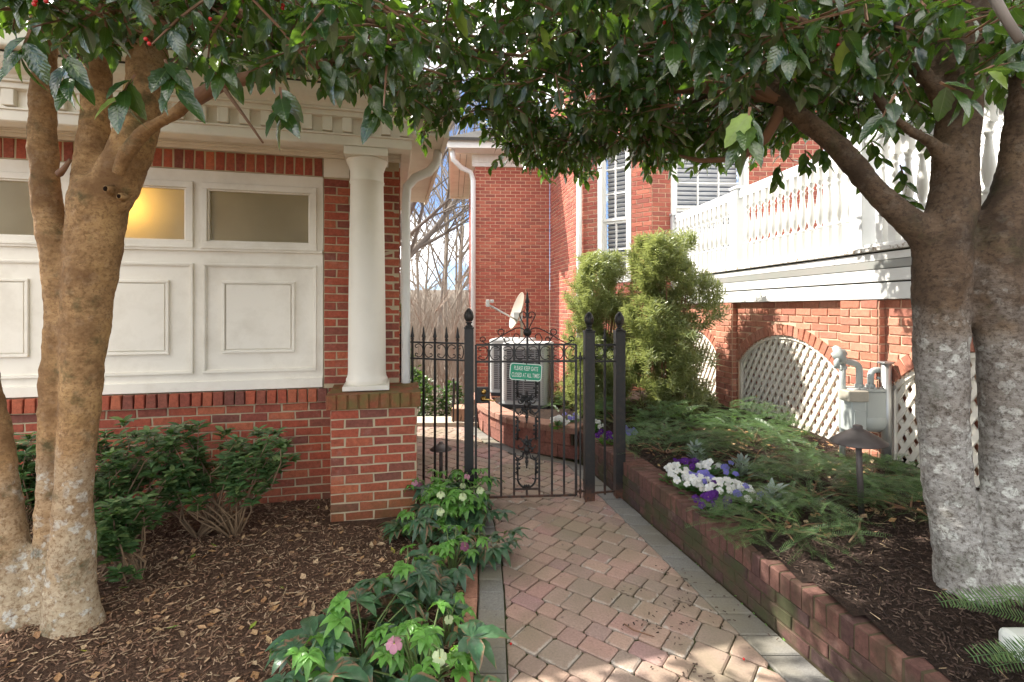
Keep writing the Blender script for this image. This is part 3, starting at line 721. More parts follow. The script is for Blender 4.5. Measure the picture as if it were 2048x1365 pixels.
CM = Matrix.Translation(G(.36, .27, 0)) @ Matrix.Rotation(math.atan2(G.u.y, G.u.x), 4, 'Z')
mb = MB(); H0 = .932
prof = [(.150, H0+.035), (.152, H0+.045), (.158, H0+.06), (.156, H0+.078), (.150, H0+.086), (.146, H0+.10), (.143, H0+.13)]
prof += [(.143-.018*(t**1.6), H0+.13+t*1.46) for t in np.linspace(.02, 1, 14)]
prof += [(.131, H0+1.597), (.133, H0+1.606), (.128, H0+1.615), (.126, H0+1.69), (.131, H0+1.70), (.134, H0+1.712), (.142, H0+1.735), (.152, H0+1.755), (.155, H0+1.768), (.150, H0+1.776)]
mb.lathe(prof, 40, CM); cs = mb.build('column_shaft', M_COLM, ga, True)
mb = MB(); f = lambda x, y, z: CM @ Vector((x, y, z)); mb.box(-.17, .17, -.17, .17, H0+.001, H0+.036, 0, f); mb.build('column_plinth', M_COLM, ga, bevel=.004)
mb = MB(); mb.box(-.16, .16, -.16, .16, H0+1.776, H0+1.836, 0, f); mb.build('column_capital', M_COLM, ga, bevel=.004)
# ------------------------------------------------------------------ retaining wall of brick, block wall
rw = thing('retaining_wall', 'low red brick retaining wall with rowlock cap along the right of the path', 'wall', (wallx(3), 3, 0))
y0, y1 = 5.18, .35
Wf = Fr((wallx(y0)+.0, y0), (wallx(y1)-wallx(y0), y1-y0)); WL = math.hypot(wallx(y1)-wallx(y0), y1-y0)
mb = MB(); Wf.box(mb, 0, WL, -.20, -.007, -.15, .203); core = mb.build('wall_core', M_MORTD, rw)
mb = MB(); Wf.box(mb, 0, WL, -.20, -.004, .203, .2945); capc = mb.build('wall_cap', M_MORTD, rw)
it = courses(Wf, -.05, -.005, .2, 0, WL, .0672)
it.sort(key=lambda M: M.translation.y)
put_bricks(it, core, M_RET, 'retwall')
def block_mesh(name, lx, ly, lz, mat, seed, rough=.006, seg=4):
    """rough stone block centred in x and y, from z=0 up, bevelled"""
    r = random.Random(seed); mb = MB(); e = min(.006, lx*.1)
    P = []
    for z, ins in ((0, 0), (lz-e, 0), (lz, e)):
        for x, y in ((-lx/2+ins, -ly/2+ins), (lx/2-ins, -ly/2+ins), (lx/2-ins, ly/2-ins), (-lx/2+ins, ly/2-ins)):
            P.append((x+r.uniform(-1, 1)*rough, y+r.uniform(-1, 1)*rough, z+(r.uniform(-1, 1)*rough*.6 if z else 0)))
    mb.add(P, [(3, 2, 1, 0), (0, 1, 5, 4), (1, 2, 6, 5), (2, 3, 7, 6), (3, 0, 4, 7), (4, 5, 9, 8), (5, 6, 10, 9), (6, 7, 11, 10), (7, 4, 8, 11), (8, 9, 10, 11)])
    return mb.mesh(name, mat)
rl = [block_mesh('rowlock_brick', .0585, .205, .10, M_ROWL, i, .0022) for i in range(6)]
nrow = int(WL/.0667)
for i in range(nrow):
    M = Wf.M((i+.5)*.0667, -.1035+R.uniform(-.002, .002), .199+R.uniform(-.002, .003))
    if M.translation.y < .9: continue
    link('rowlock_brick', R.choice(rl), capc, True, 0, M)
bw = thing('block_wall', 'curved low retaining wall of rough pinkish blocks behind the gate', 'wall', (0, 5.6, 0))
cur = [(.60, 5.16), (.40, 5.27), (.14, 5.42), (-.04, 5.63), (-.164, 5.85), (-.29, 6.1), (-.4, 6.4), (-.48, 6.8), (-.52, 7.3)]
def walk(poly, s):
    for a, c in zip(poly, poly[1:]):
        l = math.dist(a, c)
        if s <= l: t = s/l; return Vector((a[0]+(c[0]-a[0])*t, a[1]+(c[1]-a[1])*t)), Vector((c[0]-a[0], c[1]-a[1])).normalized()
        s -= l
    return Vector(poly[-1]), Vector((c[0]-a[0], c[1]-a[1])).normalized()
tot = sum(math.dist(a, c) for a, c in zip(cur, cur[1:]))
mb = MB()
for a, c in zip(cur, cur[1:]):
    f = Fr(a, (c[0]-a[0], c[1]-a[1])); f.box(mb, -.02, math.dist(a, c)+.02, .03, .2, -.1, .25)
core2 = mb.build('wall_core', M_MORTD, bw)
bms = [block_mesh('block', .27, .17, .128, M_BLOCK, 50+i, .009) for i in range(5)]; cms = [block_mesh('cap_block', .285, .24, .066, M_BLOCKC, 70+i, .004) for i in range(4)]
for row, (z, ms, L_, off) in enumerate(((.005, bms, .28, .0), (.137, bms, .28, .14), (.268, cms, .295, .05))):
    s = off
    while s < tot:
        p, d = walk(cur, s); nn = Vector((d.y, -d.x)); q = p+nn*(.07 if row < 2 else .09); q = p-nn*0+nn*.085
        M = Matrix(((d.x, -d.y, 0, q.x), (d.y, d.x, 0, q.y), (0, 0, 1, z), (0, 0, 0, 1)))
        link('block' if row < 2 else 'cap_block', R.choice(ms), core2, True, 0, M); s += L_
tb = thing('stone_block', 'short tan block wall end beside the dark handrail at the far path end', 'wall', (-.72, 6.75, 0))
mb = MB(); mb.box(-.80, -.56, 6.7, 6.95, -.05, .2); tcore = mb.build('block_core', M_MORTD, tb)
for i, (x, z) in enumerate(((-.745, -.02), (-.615, -.02), (-.745, .10), (-.615, .10))):
    link('block', block_mesh('block', .126, .30, .118, M_STONE, 90+i, .008), tcore, True, 0, Matrix.Translation((x, 6.82, z)))

# ------------------------------------------------------------------ raised porch on its arched base
po = thing('porch', 'raised white balustraded porch on a sunlit brick base with lattice arches', 'porch', (2.7, 5, 0))
F0 = Fr((porchx(7.3), 7.3), (.129, -1)); PL = 6.6
ARCH = [(-.31, 1.17), (1.58, 3.12), (3.55, 5.09), (5.52, 7.0)]      # openings along the wall
zs, zc = .95, 1.285                          # springing and crown
def arch_geo(a0, a1, grow=0.0):
    hw = (a1-a0)/2; s_ = zc-zs; r = (hw*hw+s_*s_)/(2*s_); return (a0+a1)/2, zc-r, r+grow, hw+grow
def cut(z, grow=.115):
    out = []
    for a0, a1 in ARCH:
        c, cz, r, hw = arch_geo(a0, a1, grow)
        if z < zs: h0 = (a1-a0)/2
        else:
            t = r*r-(z-cz)**2
            if t <= 0: continue
            h0 = min(math.sqrt(t), hw+.02) if grow else math.sqrt(t)
        out.append((c-h0, c+h0))
    return out
mb = MB(); F0.box(mb, -.4, PL, -.35, -.115, -.1, 1.62)
# mortar skin with arched openings, cut in thin courses
z = -.1
while z < 1.62:
    z2 = min(1.62, z+.03); sp = sorted(cut((z+z2)/2, 0)); a = -.4
    for s0, s1 in sp+[(PL, PL)]:
        if s0 > a: F0.box(mb, a, min(s0, PL), -.115, -.008, z, z2)
        a = max(a, s1)
    z = z2
base = mb.build('porch_base', M_MORTH, po)
it = courses(F0, -.05, .25, 1.622, 0, PL-1.6, .0677, .203, cut)
it.sort(key=lambda M: M.translation.y); put_bricks(it, base, M_PORCHB, 'porch', cap=300)
ring_items = []
for a0, a1 in ARCH[:3]:
    c, cz, r, hw = arch_geo(a0, a1); th = math.asin(hw/r); n = round(2*th*r/.073)
    for i in range(n):
        t = -th+(i+.5)*2*th/n; ca = c+math.sin(t)*(r+.056); z = cz+math.cos(t)*(r+.056)
        ring_items.append(F0.M(ca, -.047+R.uniform(-.002, .002), z) @ Matrix.Rotation(t+PI/2, 4, 'Y') @ Matrix.Diagonal((.106/.193, 1, (2*th*(r+.03)/n-.008)/.057, 1)))
put_bricks(ring_items, base, M_PORCHB, 'porch', 'arch_brick')
# brick seen behind the lattice
it = []
for a0, a1 in ARCH[:3]: it += courses(F0, -.165, .25, 1.30, a0, a1)
BUDGET[('porch', 'x')] = 999; put_bricks(it, base, M_PORCHB, 'porch', 'x')
# pilasters between the arches stand 6 cm proud
for k, (p0, p1) in enumerate(((1.20, 1.55), (3.15, 3.52), (5.12, 5.5))):
    mb = MB(); F0.box(mb, p0, p1, -.03, .052, -.1, 1.605); pl = mb.build('pilaster', M_MORTH, po)
    Fl = Fr(tuple(F0(p0, .06, 0))[:2], tuple(F0.u)[:2]); Fs = Fr(tuple(F0(p1+.006, .058, 0))[:2], tuple(-F0.n)[:2])
    it = courses(Fl, -.05, .22, 1.618, 0, p1-p0)+courses(Fs, -.05, .22, 1.618, 0.004, .062)
    put_bricks(it, pl, M_PORCHB, 'porch%d' % k, 'brick')
# lattice: two layers of diagonal laths clipped to the arch, with a bent rim
def clip_lath(a0, a1, zb, ox, slope):
    c, cz, r, hw = arch_geo(a0, a1, -.02); pts = []
    N = 220; L = []
    for i in range(N+1):
        z = zb+(zc-zb)*i/N; a = ox+(z-zb)*slope
        if a0+.02 <= a <= a1-.02 and (z < zs or (a-c)**2+(z-cz)**2 <= r*r): L.append((a, z))
    return (L[0], L[-1]) if len(L) > 4 else None
for a0, a1 in ARCH[:3]:
    c, cz, r, hw = arch_geo(a0, a1, 0)
    rim = MB(); t0 = math.asin(hw/r); pr = [(a0, .25)]+[(c+math.sin(t)*r, cz+math.cos(t)*r) for t in np.linspace(-t0, t0, 22)]+[(a1, .25)]
    for (p, q) in zip(pr, pr[1:]):
        d = Vector((q[0]-p[0], q[1]-p[1])).normalized(); nn = Vector((d.y, -d.x))*.032
        P = [(p[0], p[1]), (q[0], q[1]), (q[0]+nn.x, q[1]+nn.y), (p[0]+nn.x, p[1]+nn.y)]
        rim.hexa([F0(x, -.055, z) for x, z in P]+[F0(x, -.02, z) for x, z in P])
    lp = rim.build('lattice_panel', M_CREAM, po)
    for layer, slope in ((0, -.62), (1, .62)):
        d0 = -.048 if layer else -.062
        ox = a0-2
        while ox < a1+2:
            cl = clip_lath(a0, a1, .28, ox, slope); ox += .078*1.19
            if not cl: continue
            (xa, za), (xb, zb_) = cl; d = Vector((xb-xa, zb_-za)); d.normalize(); nn = Vector((d.y, -d.x))*.019
            mb = MB(); P = [(xa-nn.x, za-nn.y), (xa+nn.x, za+nn.y), (xb+nn.x, zb_+nn.y), (xb-nn.x, zb_-nn.y)]
            mb.hexa([F0(x, d0, z) for x, z in P]+[F0(x, d0+.012, z) for x, z in P]); mb.build('lath', M_CREAM, lp, local=True)
# fascia boards under the deck edge
def fp(name, mats, boxes, bevel=.004, fr=F0, parent=po):
    mb = MB()
    for bx in boxes: fr.box(mb, *bx)
    return mb.build(name, mats, parent, bevel=bevel)
fp('fascia_board', M_WHITE, [(-.4, PL, -.25, .062, 1.622, 1.745)])
fp('fascia_board', M_WHITE, [(-.4, PL, -.25, .070, 1.757, 1.848)])
fp('metal_flashing', M_GREYSTRIP, [(-.4, PL, -.25, .075, 1.852, 1.912)], .002)
for i in range(6): fp('fascia_board', M_WHITE, [(-.4+i*1.17, -.4+i*1.17+1.166, -.25, .072, 1.916, 1.972)], .003)
fp('deck_edge', M_PEEL, [(-.4, PL, -.25, .098, 1.986, 2.022)], .006)
fp('deck_floor', M_WHITE, [(-.1, PL, -1.9, -.24, 1.95, 2.015)], 0)
fp('gap_shade_strip', M_GAP, [(-.4, PL, -.25, .05, 1.745, 1.757), (-.4, PL, -.25, .05, 1.972, 1.986)], 0)  # dark strips painting the shade in the gaps between fascia boards
# balustrade: bottom plinth, posts, turned balusters, rounded handrail
D0 = .015
bal = fp('balustrade', M_WHITE, [(-.1, PL, D0-.045, D0+.045, 2.024, 2.048)], .004)
mb = MB(); mb.tube([F0(-.02, D0, 2.865), F0(PL, D0, 2.865)], .042, 14); mb.build('handrail', M_BLUEISH, bal, True, True)
mb = MB(); F0.box(mb, -.02, PL, D0-.034, D0+.034, 2.795, 2.84); mb.build('rail', M_WHITE, bal, local=True, bevel=.004)
mb = MB()
sq = lambda h, z0, z1: mb.box(-h, h, -h, h, z0, z1)
sq(.030, 0, .205); 
mb.lathe([(.026, .205), (.033, .215), (.033, .228), (.020, .242), (.018, .25), (.029, .29), (.036, .335), (.0365, .36), (.032, .42), (.024, .48), (.019, .535), (.017, .56), (.024, .575), (.024, .588), (.018, .595), (.022, .612), (.031, .632), (.031, .642)], 12)
sq(.030, .642, .75)
bme = mb.mesh('baluster', M_WHITE, False); bme.polygons.foreach_set('use_smooth', [len(p.vertices) == 4 and 6 <= p.index < 6+17*12 for p in bme.polygons])
posts = [.0, 1.62, 3.33, 5.0]
a = .06
while a < 5.8:
    if min(abs(a-p) for p in posts) > .085: link('baluster', bme, bal, True, 0, F0.M(a, D0, 2.046))
    a += .108
for p in posts:
    mb = MB(); F0.box(mb, p-.062, p+.062, D0-.062, D0+.062, 2.024, 2.90); F0.box(mb, p-.075, p+.075, D0-.075, D0+.075, 2.90, 2.935); mb.build('newel_post', M_BLUEISH, bal, local=True, bevel=.006)
for ac in (3.75, 6.2):
    mb = MB(); mb.lathe([(.14, 2.02), (.14, 2.07), (.12, 2.09), (.115, 2.12)]+[(.115-.015*t, 2.12+2.5*t) for t in np.linspace(.1, 1, 8)]+[(.13, 4.66), (.13, 4.72)], 28, Matrix.Translation(F0(ac, -.35, 0)))
    mb.build('porch_column', M_BLUEISH, po, True)
fp('porch_beam', M_WHITE, [(3.5, 6.6, -.5, -.2, 4.72, 4.95)])
# white clapboard wall of the house behind the porch
mb = MB(); z = 2.0
while z < 5.2:
    F0.box(mb, 1.9, 6.6, -2.3, -1.98+.0, z, z+.006); P = []
    for a in (1.9, 6.6): P += [(a, -2.2, z), (a, -1.955, z), (a, -1.975, z+.118), (a, -2.2, z+.118)]
    q = [F0(*p) for p in P]; mb.hexa([q[0], q[1], q[5], q[4], q[3], q[2], q[6], q[7]]); z += .118
mb.build('siding_wall', M_SIDING, po)

# ------------------------------------------------------------------ the brick house
ho = thing('house', 'red brick house with white eaves and shuttered sash windows beyond the gate', 'house', (.5, 9, -.5))
H1 = Fr((-.74, 10.0), (1, .05)); H2 = Fr((.76, 10.06), (.36, -2.08)); L2 = math.hypot(.36, 2.08)
H3 = Fr((1.12, 7.98), (.92, -.70)); L3 = math.hypot(.92, .70); H4 = Fr((2.04, 7.28), (1, .06))
Hs = Fr((-1.17, 13.6), (.43, -3.6)); Ls = math.hypot(.43, 3.6)
def hwall(fr, L, z0, z1, holes=()):
    mb = MB(); fr.box(mb, 0, L, -.25, -.007, z0, z1) if not holes else None
    if holes:
        (a0, a1, b0, b1), = holes
        for q in ((0, a0, z0, z1), (a1, L, z0, z1), (a0, a1, z0, b0), (a0, a1, b1, z1)): fr.box(mb, q[0], q[1], -.25, -.007, q[2], q[3])
    wl = mb.build('brick_wall', M_MORTH, ho)
    f = (lambda z: [(holes[0][0], holes[0][1])] if holes and holes[0][2] < z < holes[0][3] else [])
    return wl, courses(fr, -.05, z0, z1, 0, L, cut=f)
wl, it = hwall(H1, 1.5, -.9, 4.39); it.sort(key=lambda M: abs(M.translation.z-1.3)); put_bricks(it, wl, M_HOUSE, 'house1', cap=300)
wl, it = hwall(H2, L2, -.5, 5.6); it.sort(key=lambda M: M.translation.y); put_bricks(it, wl, M_HOUSE, 'house2', cap=200)
wl, it = hwall(Hs, Ls, -.9, 4.5); BUDGET[('house3', 'brick')] = 9999; put_bricks(it, wl, M_HOUSE, 'house3')
win = (.27, .83, 1.95, 4.2)
wl, it = hwall(H3, L3, -.3, 5.0, (win,)); it.sort(key=lambda M: abs(M.translation.z-2.8)); put_bricks(it, wl, M_HOUSE, 'house4', cap=200)
win2 = (.28, 1.45, 2.2, 4.2)
wl, it = hwall(H4, 2.6, 1.0, 5.0, (win2,)); it.sort(key=lambda M: abs(M.translation.z-2.8)); put_bricks(it, wl, M_HOUSE, 'house5', cap=200)
def hbox(fr, name, mats, boxes, bevel=.004, parent=ho, local=False):
    mb = MB()
    for bx in boxes: fr.box(mb, *bx)
    return mb.build(name, mats, parent, bevel=bevel, local=local)
def sash(fr, a0, a1, z0, z1, cols):
    t = .075; zm = (z0+z1)/2-.17
    wf = hbox(fr, 'window', M_WHITE, [(a0, a0+t, -.12, .004, z0, z1), (a1-t, a1, -.12, .004, z0, z1), (a0+t, a1-t, -.12, .004, z0, z0+t), (a0+t, a1-t, -.12, .004, z1-t, z1)])
    for s, (b0, b1, d) in enumerate(((z0+t, zm, -.075), (zm, z1-t, -.05))):
        B = [(a0+t, a1-t, d-.03, d, b0, b0+.04), (a0+t, a1-t, d-.03, d, b1-.04, b1), (a0+t, a0+t+.04, d-.03, d, b0+.04, b1-.04), (a1-t-.04, a1-t, d-.03, d, b0+.04, b1-.04)]
        wd = (a1-a0-2*t-.08)/cols
        for c in range(1, cols): x = a0+t+.04+c*wd; B.append((x-.012, x+.012, d-.025, d-.004, b0+.04, b1-.04))
        nr = max(2, round((b1-b0)/.42))
        for r_ in range(1, nr): z = b0+.04+(b1-b0-.08)*r_/nr; B.append((a0+t+.04, a1-t-.04, d-.026, d-.005, z-.012, z+.012))
        hbox(fr, 'sash', M_WHITE, B, .002, wf, True)
    hbox(fr, 'pane', M_GLASS, [(a0+t, a1-t, -.235, -.225, z0+t, z1-t)], 0, wf, True)
    z = z0+t+.03; k = 0
    while z < z1-t-.02:
        mb = MB(); P = [(a0+t+.02, -.185, z), (a1-t-.02, -.185, z), (a1-t-.02, -.150, z+.030), (a0+t+.02, -.150, z+.030)]
        mb.hexa([fr(x, y, q) for x, y, q in P]+[fr(x, y, q+.006) for x, y, q in P]); mb.build('blind_slat', M_BLIND, wf, local=True); z += .068
sash(H3, *win, 2); sash(H4, *win2, 3)
hbox(H1, 'frieze', M_WHITE, [(-.06, 1.5, -.2, .03, 4.39, 4.46), (-.06, 1.5, -.2, .015, 4.46, 4.66)])
for i in range(15): hbox(H1, 'frieze_block', M_WHITE, [(-.02+i*.1, .055+i*.1, .015, .028, 4.47, 4.62)], .002)
hbox(H1, 'eave', M_WHITE, [(-.5, 1.9, -.2, .40, 4.64, 4.66), (-.52, 1.9, .40, .46, 4.62, 4.80)])
hbox(Hs, 'eave', M_CREAM, [(-.2, Ls+.05, -.1, .46, 4.63, 4.655), (-.2, Ls+.4, .46, .52, 4.60, 4.80), (-.26, -.2, -.1, .52, 4.58, 4.8)])
for k in range(2): hbox(Hs, 'soffit_strip', M_GAP, [(-.2, Ls, .16+k*.13, .166+k*.13, 4.622, 4.63)], 0)
mb = MB(); P = [Hs(-.3, .54, 4.8), Hs(Ls+.5, .54, 4.8), H1(3, .46, 4.8), H1(3, -3.5, 7), Hs(-.3, -3.5, 7)]
mb.add(P+[p-Vector((0, 0, .06)) for p in P], [(0, 1, 2, 3, 4), (9, 8, 7, 6, 5)]+[(i, 5+i, 5+(i+1) % 5, (i+1) % 5) for i in range(5)]); mb.build('roof', M_ROOF, ho)
mb = MB(); mb.tube([Vector((-1.16, 9.7, 4.66)), Vector((-1.14, 9.72, 4.45)), Vector((-1.0, 9.85, 4.33)), Vector((-.82, 9.96, 4.27)), Vector((-.77, 9.96, 4.1)), Vector((-.77, 9.96, -.8))], .05, 10); mb.build('downspout', M_BLUEISH, ho, True)
mb = MB(); mb.tube([H3(-.02, .06, 5.0), H3(-.02, .06, .0)], .045, 10); mb.build('downspout', M_WHITE, ho, True)
# ------------------------------------------------------------------ iron fence, gate posts and gate
def pinecone(mb, M):
    prof = [(.030, 0), (.032, .010), (.020, .018), (.018, .030), (.029, .036), (.024, .044)]
    mb.lathe(prof, 12, M)
    cone = [(.004+.034*math.sin(PI*min(1, .16+.84*t))**.75*(1 if t < .5 else 1), .046+.108*t) for t in np.linspace(0, 1, 19)]
    mb.lathe(cone, 20, M, 0, lambda r, z, a, j: r*(1+.10*math.sin(5*a+j*1.9)*math.sin(j*1.55))*(1 if j < 18 else .4))
def gpost(px, py, zt, hw, label, foot=True):
    t = thing('gate_post', label, 'gate post', (px, py, 0), rad(5), 'square iron posts with pinecone finials')
    f = Fr((0, 0), (1, 0)); mb = MB(); f.box(mb, -hw, hw, -hw, hw, -.05, zt-.012); f.box(mb, -hw-.004, hw+.004, -hw-.004, hw+.004, zt-.012, zt)
    mb.build('post', M_IRON, t, local=True, bevel=.003)
    mb = MB(); pinecone(mb, Matrix.Translation((0, 0, zt))); mb.build('pinecone_finial', M_IRON, t, True, True)
    return t
gpost(-.346, 4.02, 1.402, .037, 'square black iron post with pinecone finial at the latch side of the gate')
gpost(.627, 4.07, 1.372, .040, 'square black iron post with pinecone finial on the hinge side of the gate')
gpost(.885, 4.12, 1.372, .040, 'square black iron post with pinecone finial standing against the brick retaining wall')
def arc(c, r, t0, t1, n=10): return [(c[0]+r*math.cos(t0+(t1-t0)*i/n), c[1]+r*math.sin(t0+(t1-t0)*i/n)) for i in range(n+1)]
def cscroll(cx, cz, rx, rz, flip):
    """a C of bar with curled ends, opening towards +a (or -a when flipped)"""
    s = -1 if flip else 1; pts = []
    e = (rx*.42, rz*.58)
    pts += [(e[0]-.010*math.cos(t)*1.0, e[1]+.010*math.sin(t)) for t in np.linspace(3.6, .2, 6)][:0]
    up = [(rx*math.cos(t), rz*math.sin(t)) for t in np.linspace(rad(62), rad(298), 18)]
    cu = [(up[0][0]+.012*math.sin(t)+.004, up[0][1]-.013+.013*math.cos(t)) for t in np.linspace(4.2, .3, 7)]
    cd = [(x, -z) for x, z in cu]
    pts = cu+up+cd[::-1]
    return [(cx+s*x, cz+z) for x, z in pts]
def spear(mb, fr, a, z, h=.105, r=.017, d=0):
    M = Matrix.Translation(fr(a, d, z))
    mb.lathe([(.009, -.012), (.014, -.008), (.014, 0), (.009, .004), (.011, .010), (r, .014), (r*.95, .022), (r*.62, .045), (r*.45, .07), (r*.42, .082), (r*.2, .095), (.001, h)], 8, M)
def bar(mb, fr, a, z0, z1, h=.007, d=0): fr.box(mb, a-h, a+h, d-h, d+h, z0, z1)
def scrolls(fr, cells, z0, z1, parent, start):
    for i, (a0, a1) in enumerate(cells):
        flip = (i+start) % 2 == 1; rx = min((a1-a0)/2-.008, .040); cx = (a0+a1)/2
        cx = a0+rx+.008 if not flip else a1-rx-.008
        mb = MB(); mb.tube([fr(x, 0, z) for x, z in cscroll(cx, (z0+z1)/2, rx, (z1-z0)/2-.006, flip)], .0042, 6); mb.build('scroll', M_IRON, parent, True)
# side panel from the pier to the latch post
Ff = Fr((-.955, 4.27), (.57, -.235)); FL = math.hypot(.57, .235)
t = thing('iron_fence', 'black wrought iron fence panel with spear tips between brick pier and gate', 'fence', (-.65, 4.15, 0))
mb = MB(); Ff.box(mb, 0, FL, -.008, .008, 1.262, 1.276); mb.build('rail', M_IRON, t)
mb = MB(); Ff.box(mb, 0, FL, -.008, .008, 1.126, 1.14); mb.build('rail', M_IRON, t)
mb = MB(); Ff.box(mb, 0, FL, -.008, .008, .05, .064); mb.build('rail', M_IRON, t)
pk = [.006, .123, .234, .343, .452, .556]
for a in pk:
    mb = MB(); bar(mb, Ff, a, .03, 1.29, .0075); spear(mb, Ff, a, 1.30); mb.build('picket', M_IRON, t)
scrolls(Ff, list(zip(pk, pk[1:]))+[(pk[-1], FL-.0)], 1.14, 1.262, t, 0)
# narrow panel between the two right-hand posts
Fn = Fr((.667, 4.075), (.185, .04)); 
t = thing('iron_fence', 'narrow black iron panel with one picket between the two right posts', 'fence', (.76, 4.09, 0))
for z in (1.255, 1.12, .05):
    mb = MB(); Fn.box(mb, 0, .185, -.008, .008, z-.007, z+.007); mb.build('rail', M_IRON, t)
mb = MB(); bar(mb, Fn, .095, .03, 1.28, .0075); spear(mb, Fn, .095, 1.29, .10); mb.build('picket', M_IRON, t)
scrolls(Fn, [(.0, .095), (.095, .185)], 1.126, 1.25, t, 1)
# the gate leaf
Fg = Fr((-.2877, 3.985), (.8047, .055)); GW = .8066
gt = thing('gate', 'closed black wrought iron garden gate with scrolled crest and cast panel', 'gate', tuple(Fg(GW/2, 0, 0)))
ZT, ZS, ZB = 1.262, 1.128, .046
for z in (ZT, ZS, ZB): mb = MB(); Fg.box(mb, 0, GW, -.009, .009, z-.008, z+.008); mb.build('rail', M_IRON, gt)
bars = [0, .105, .201, .305, .508, .611, .709, GW]
for a in bars: mb = MB(); bar(mb, Fg, a, ZB, ZT, .009 if a in (0, GW) else .0075); mb.build('bar', M_IRON, gt)
mb = MB(); bar(mb, Fg, .412, ZS, 1.60, .0085); mb.build('centre_bar', M_IRON, gt); mb = MB(); bar(mb, Fg, .407, ZB, .104, .0075); mb.build('bar', M_IRON, gt)
mb = MB(); Fg.box(mb, .305, .508, -.008, .008, .098, .112); mb.build('rail', M_IRON, gt)
scrolls(Fg, [(0, .105), (.105, .201), (.201, .305), (.305, .412), (.412, .508), (.508, .611), (.611, .709), (.709, GW)], ZS+.008, ZT-.008, gt, 1)
CA = .412
mb = MB(); spear(mb, Fg, CA, 1.585, .105, .019); mb.lathe([(.012, 1.535), (.014, 1.55), (.010, 1.56), (.014, 1.57), (.010, 1.58)], 8, Matrix.Translation(Fg(CA, 0, 0))); mb.build('spear_finial', M_IRON, gt)
def spiral(c, r0, r1, t0, t1, n=14): return [(c[0]+(r0+(r1-r0)*i/n)*math.cos(t0+(t1-t0)*i/n), c[1]+(r0+(r1-r0)*i/n)*math.sin(t0+(t1-t0)*i/n)) for i in range(n+1)]
for s in (-1, 1):
    S = lambda pts: [Fg(CA+s*a, 0, z) for a, z in pts]
    cr_ = []
    # lyre: rises from the rosette, swings out and curls back in at the top
    mb = MB(); mb.tube(S([(.010, 1.385), (.026, 1.42), (.050, 1.465), (.060, 1.49)]+arc((.036, 1.498), .0275, -.2, 3.3, 9)+spiral((.026, 1.492), .018, .006, 3.1, 6.6, 8)), .005, 6); mb.build('crest_scroll', M_IRON, gt, True)
    # long swept arc to the corner
    mb = MB(); mb.tube(S([(.016, 1.372), (.035, 1.388), (.062, 1.397), (.095, 1.393), (.135, 1.375), (.19, 1.343), (.25, 1.307), (.31, 1.274), (.33, 1.266)]), .005, 6); mb.build('crest_arc', M_IRON, gt, True)
    mb = MB(); mb.tube(S(spiral((.032+.05, 1.318), .012, .036, 3.6, 0.9, 10)[::1]+[(.052, 1.283), (.02, 1.31), (.004, 1.335)][:0]+arc((.082, 1.305), .037, .9, -2.0, 10)+[(.045, 1.29), (.018, 1.318), (.008, 1.35)]), .0045, 6); mb.build('crest_scroll', M_IRON, gt, True)
    mb = MB(); mb.tube(S(spiral((.160, 1.300), .010, .026, 3.8, .6, 9)+arc((.156, 1.297), .026, .4, -2.0, 8)[2:]+[(.185-.06, 1.30)][:0]), .0045, 6); mb.build('crest_scroll', M_IRON, gt, True)
    mb = MB(); mb.tube(S([(.150, 1.272), (.172, 1.276), (.190, 1.305), (.207, 1.335)]+arc((.212, 1.362), .025, -1.4, 2.8, 11)[1:]+spiral((.206, 1.358), .019, .007, 2.6, 5.4, 6)), .0045, 6); mb.build('crest_scroll', M_IRON, gt, True)
    mb = MB(); mb.tube(S([(.32, 1.27), (.345, 1.277), (.362, 1.292)]+arc((.358, 1.305), .021, -.6, 3.6, 10)+spiral((.352, 1.303), .014, .005, 3.6, 6, 6)), .0045, 6); mb.build('crest_scroll', M_IRON, gt, True)
mb = MB(); RM = Matrix.Translation(Fg(CA, .004, 1.362)) @ Matrix.Rotation(PI/2, 4, 'X')
mb.lathe([(.002, -.02), (.030, -.014), (.034, 0), (.028, .012), (.012, .02), (.002, .024)], 16, RM, 0, lambda r, z, a, j: r*(1+.16*math.sin(8*a))); mb.build('rosette', M_IRON, gt, True)
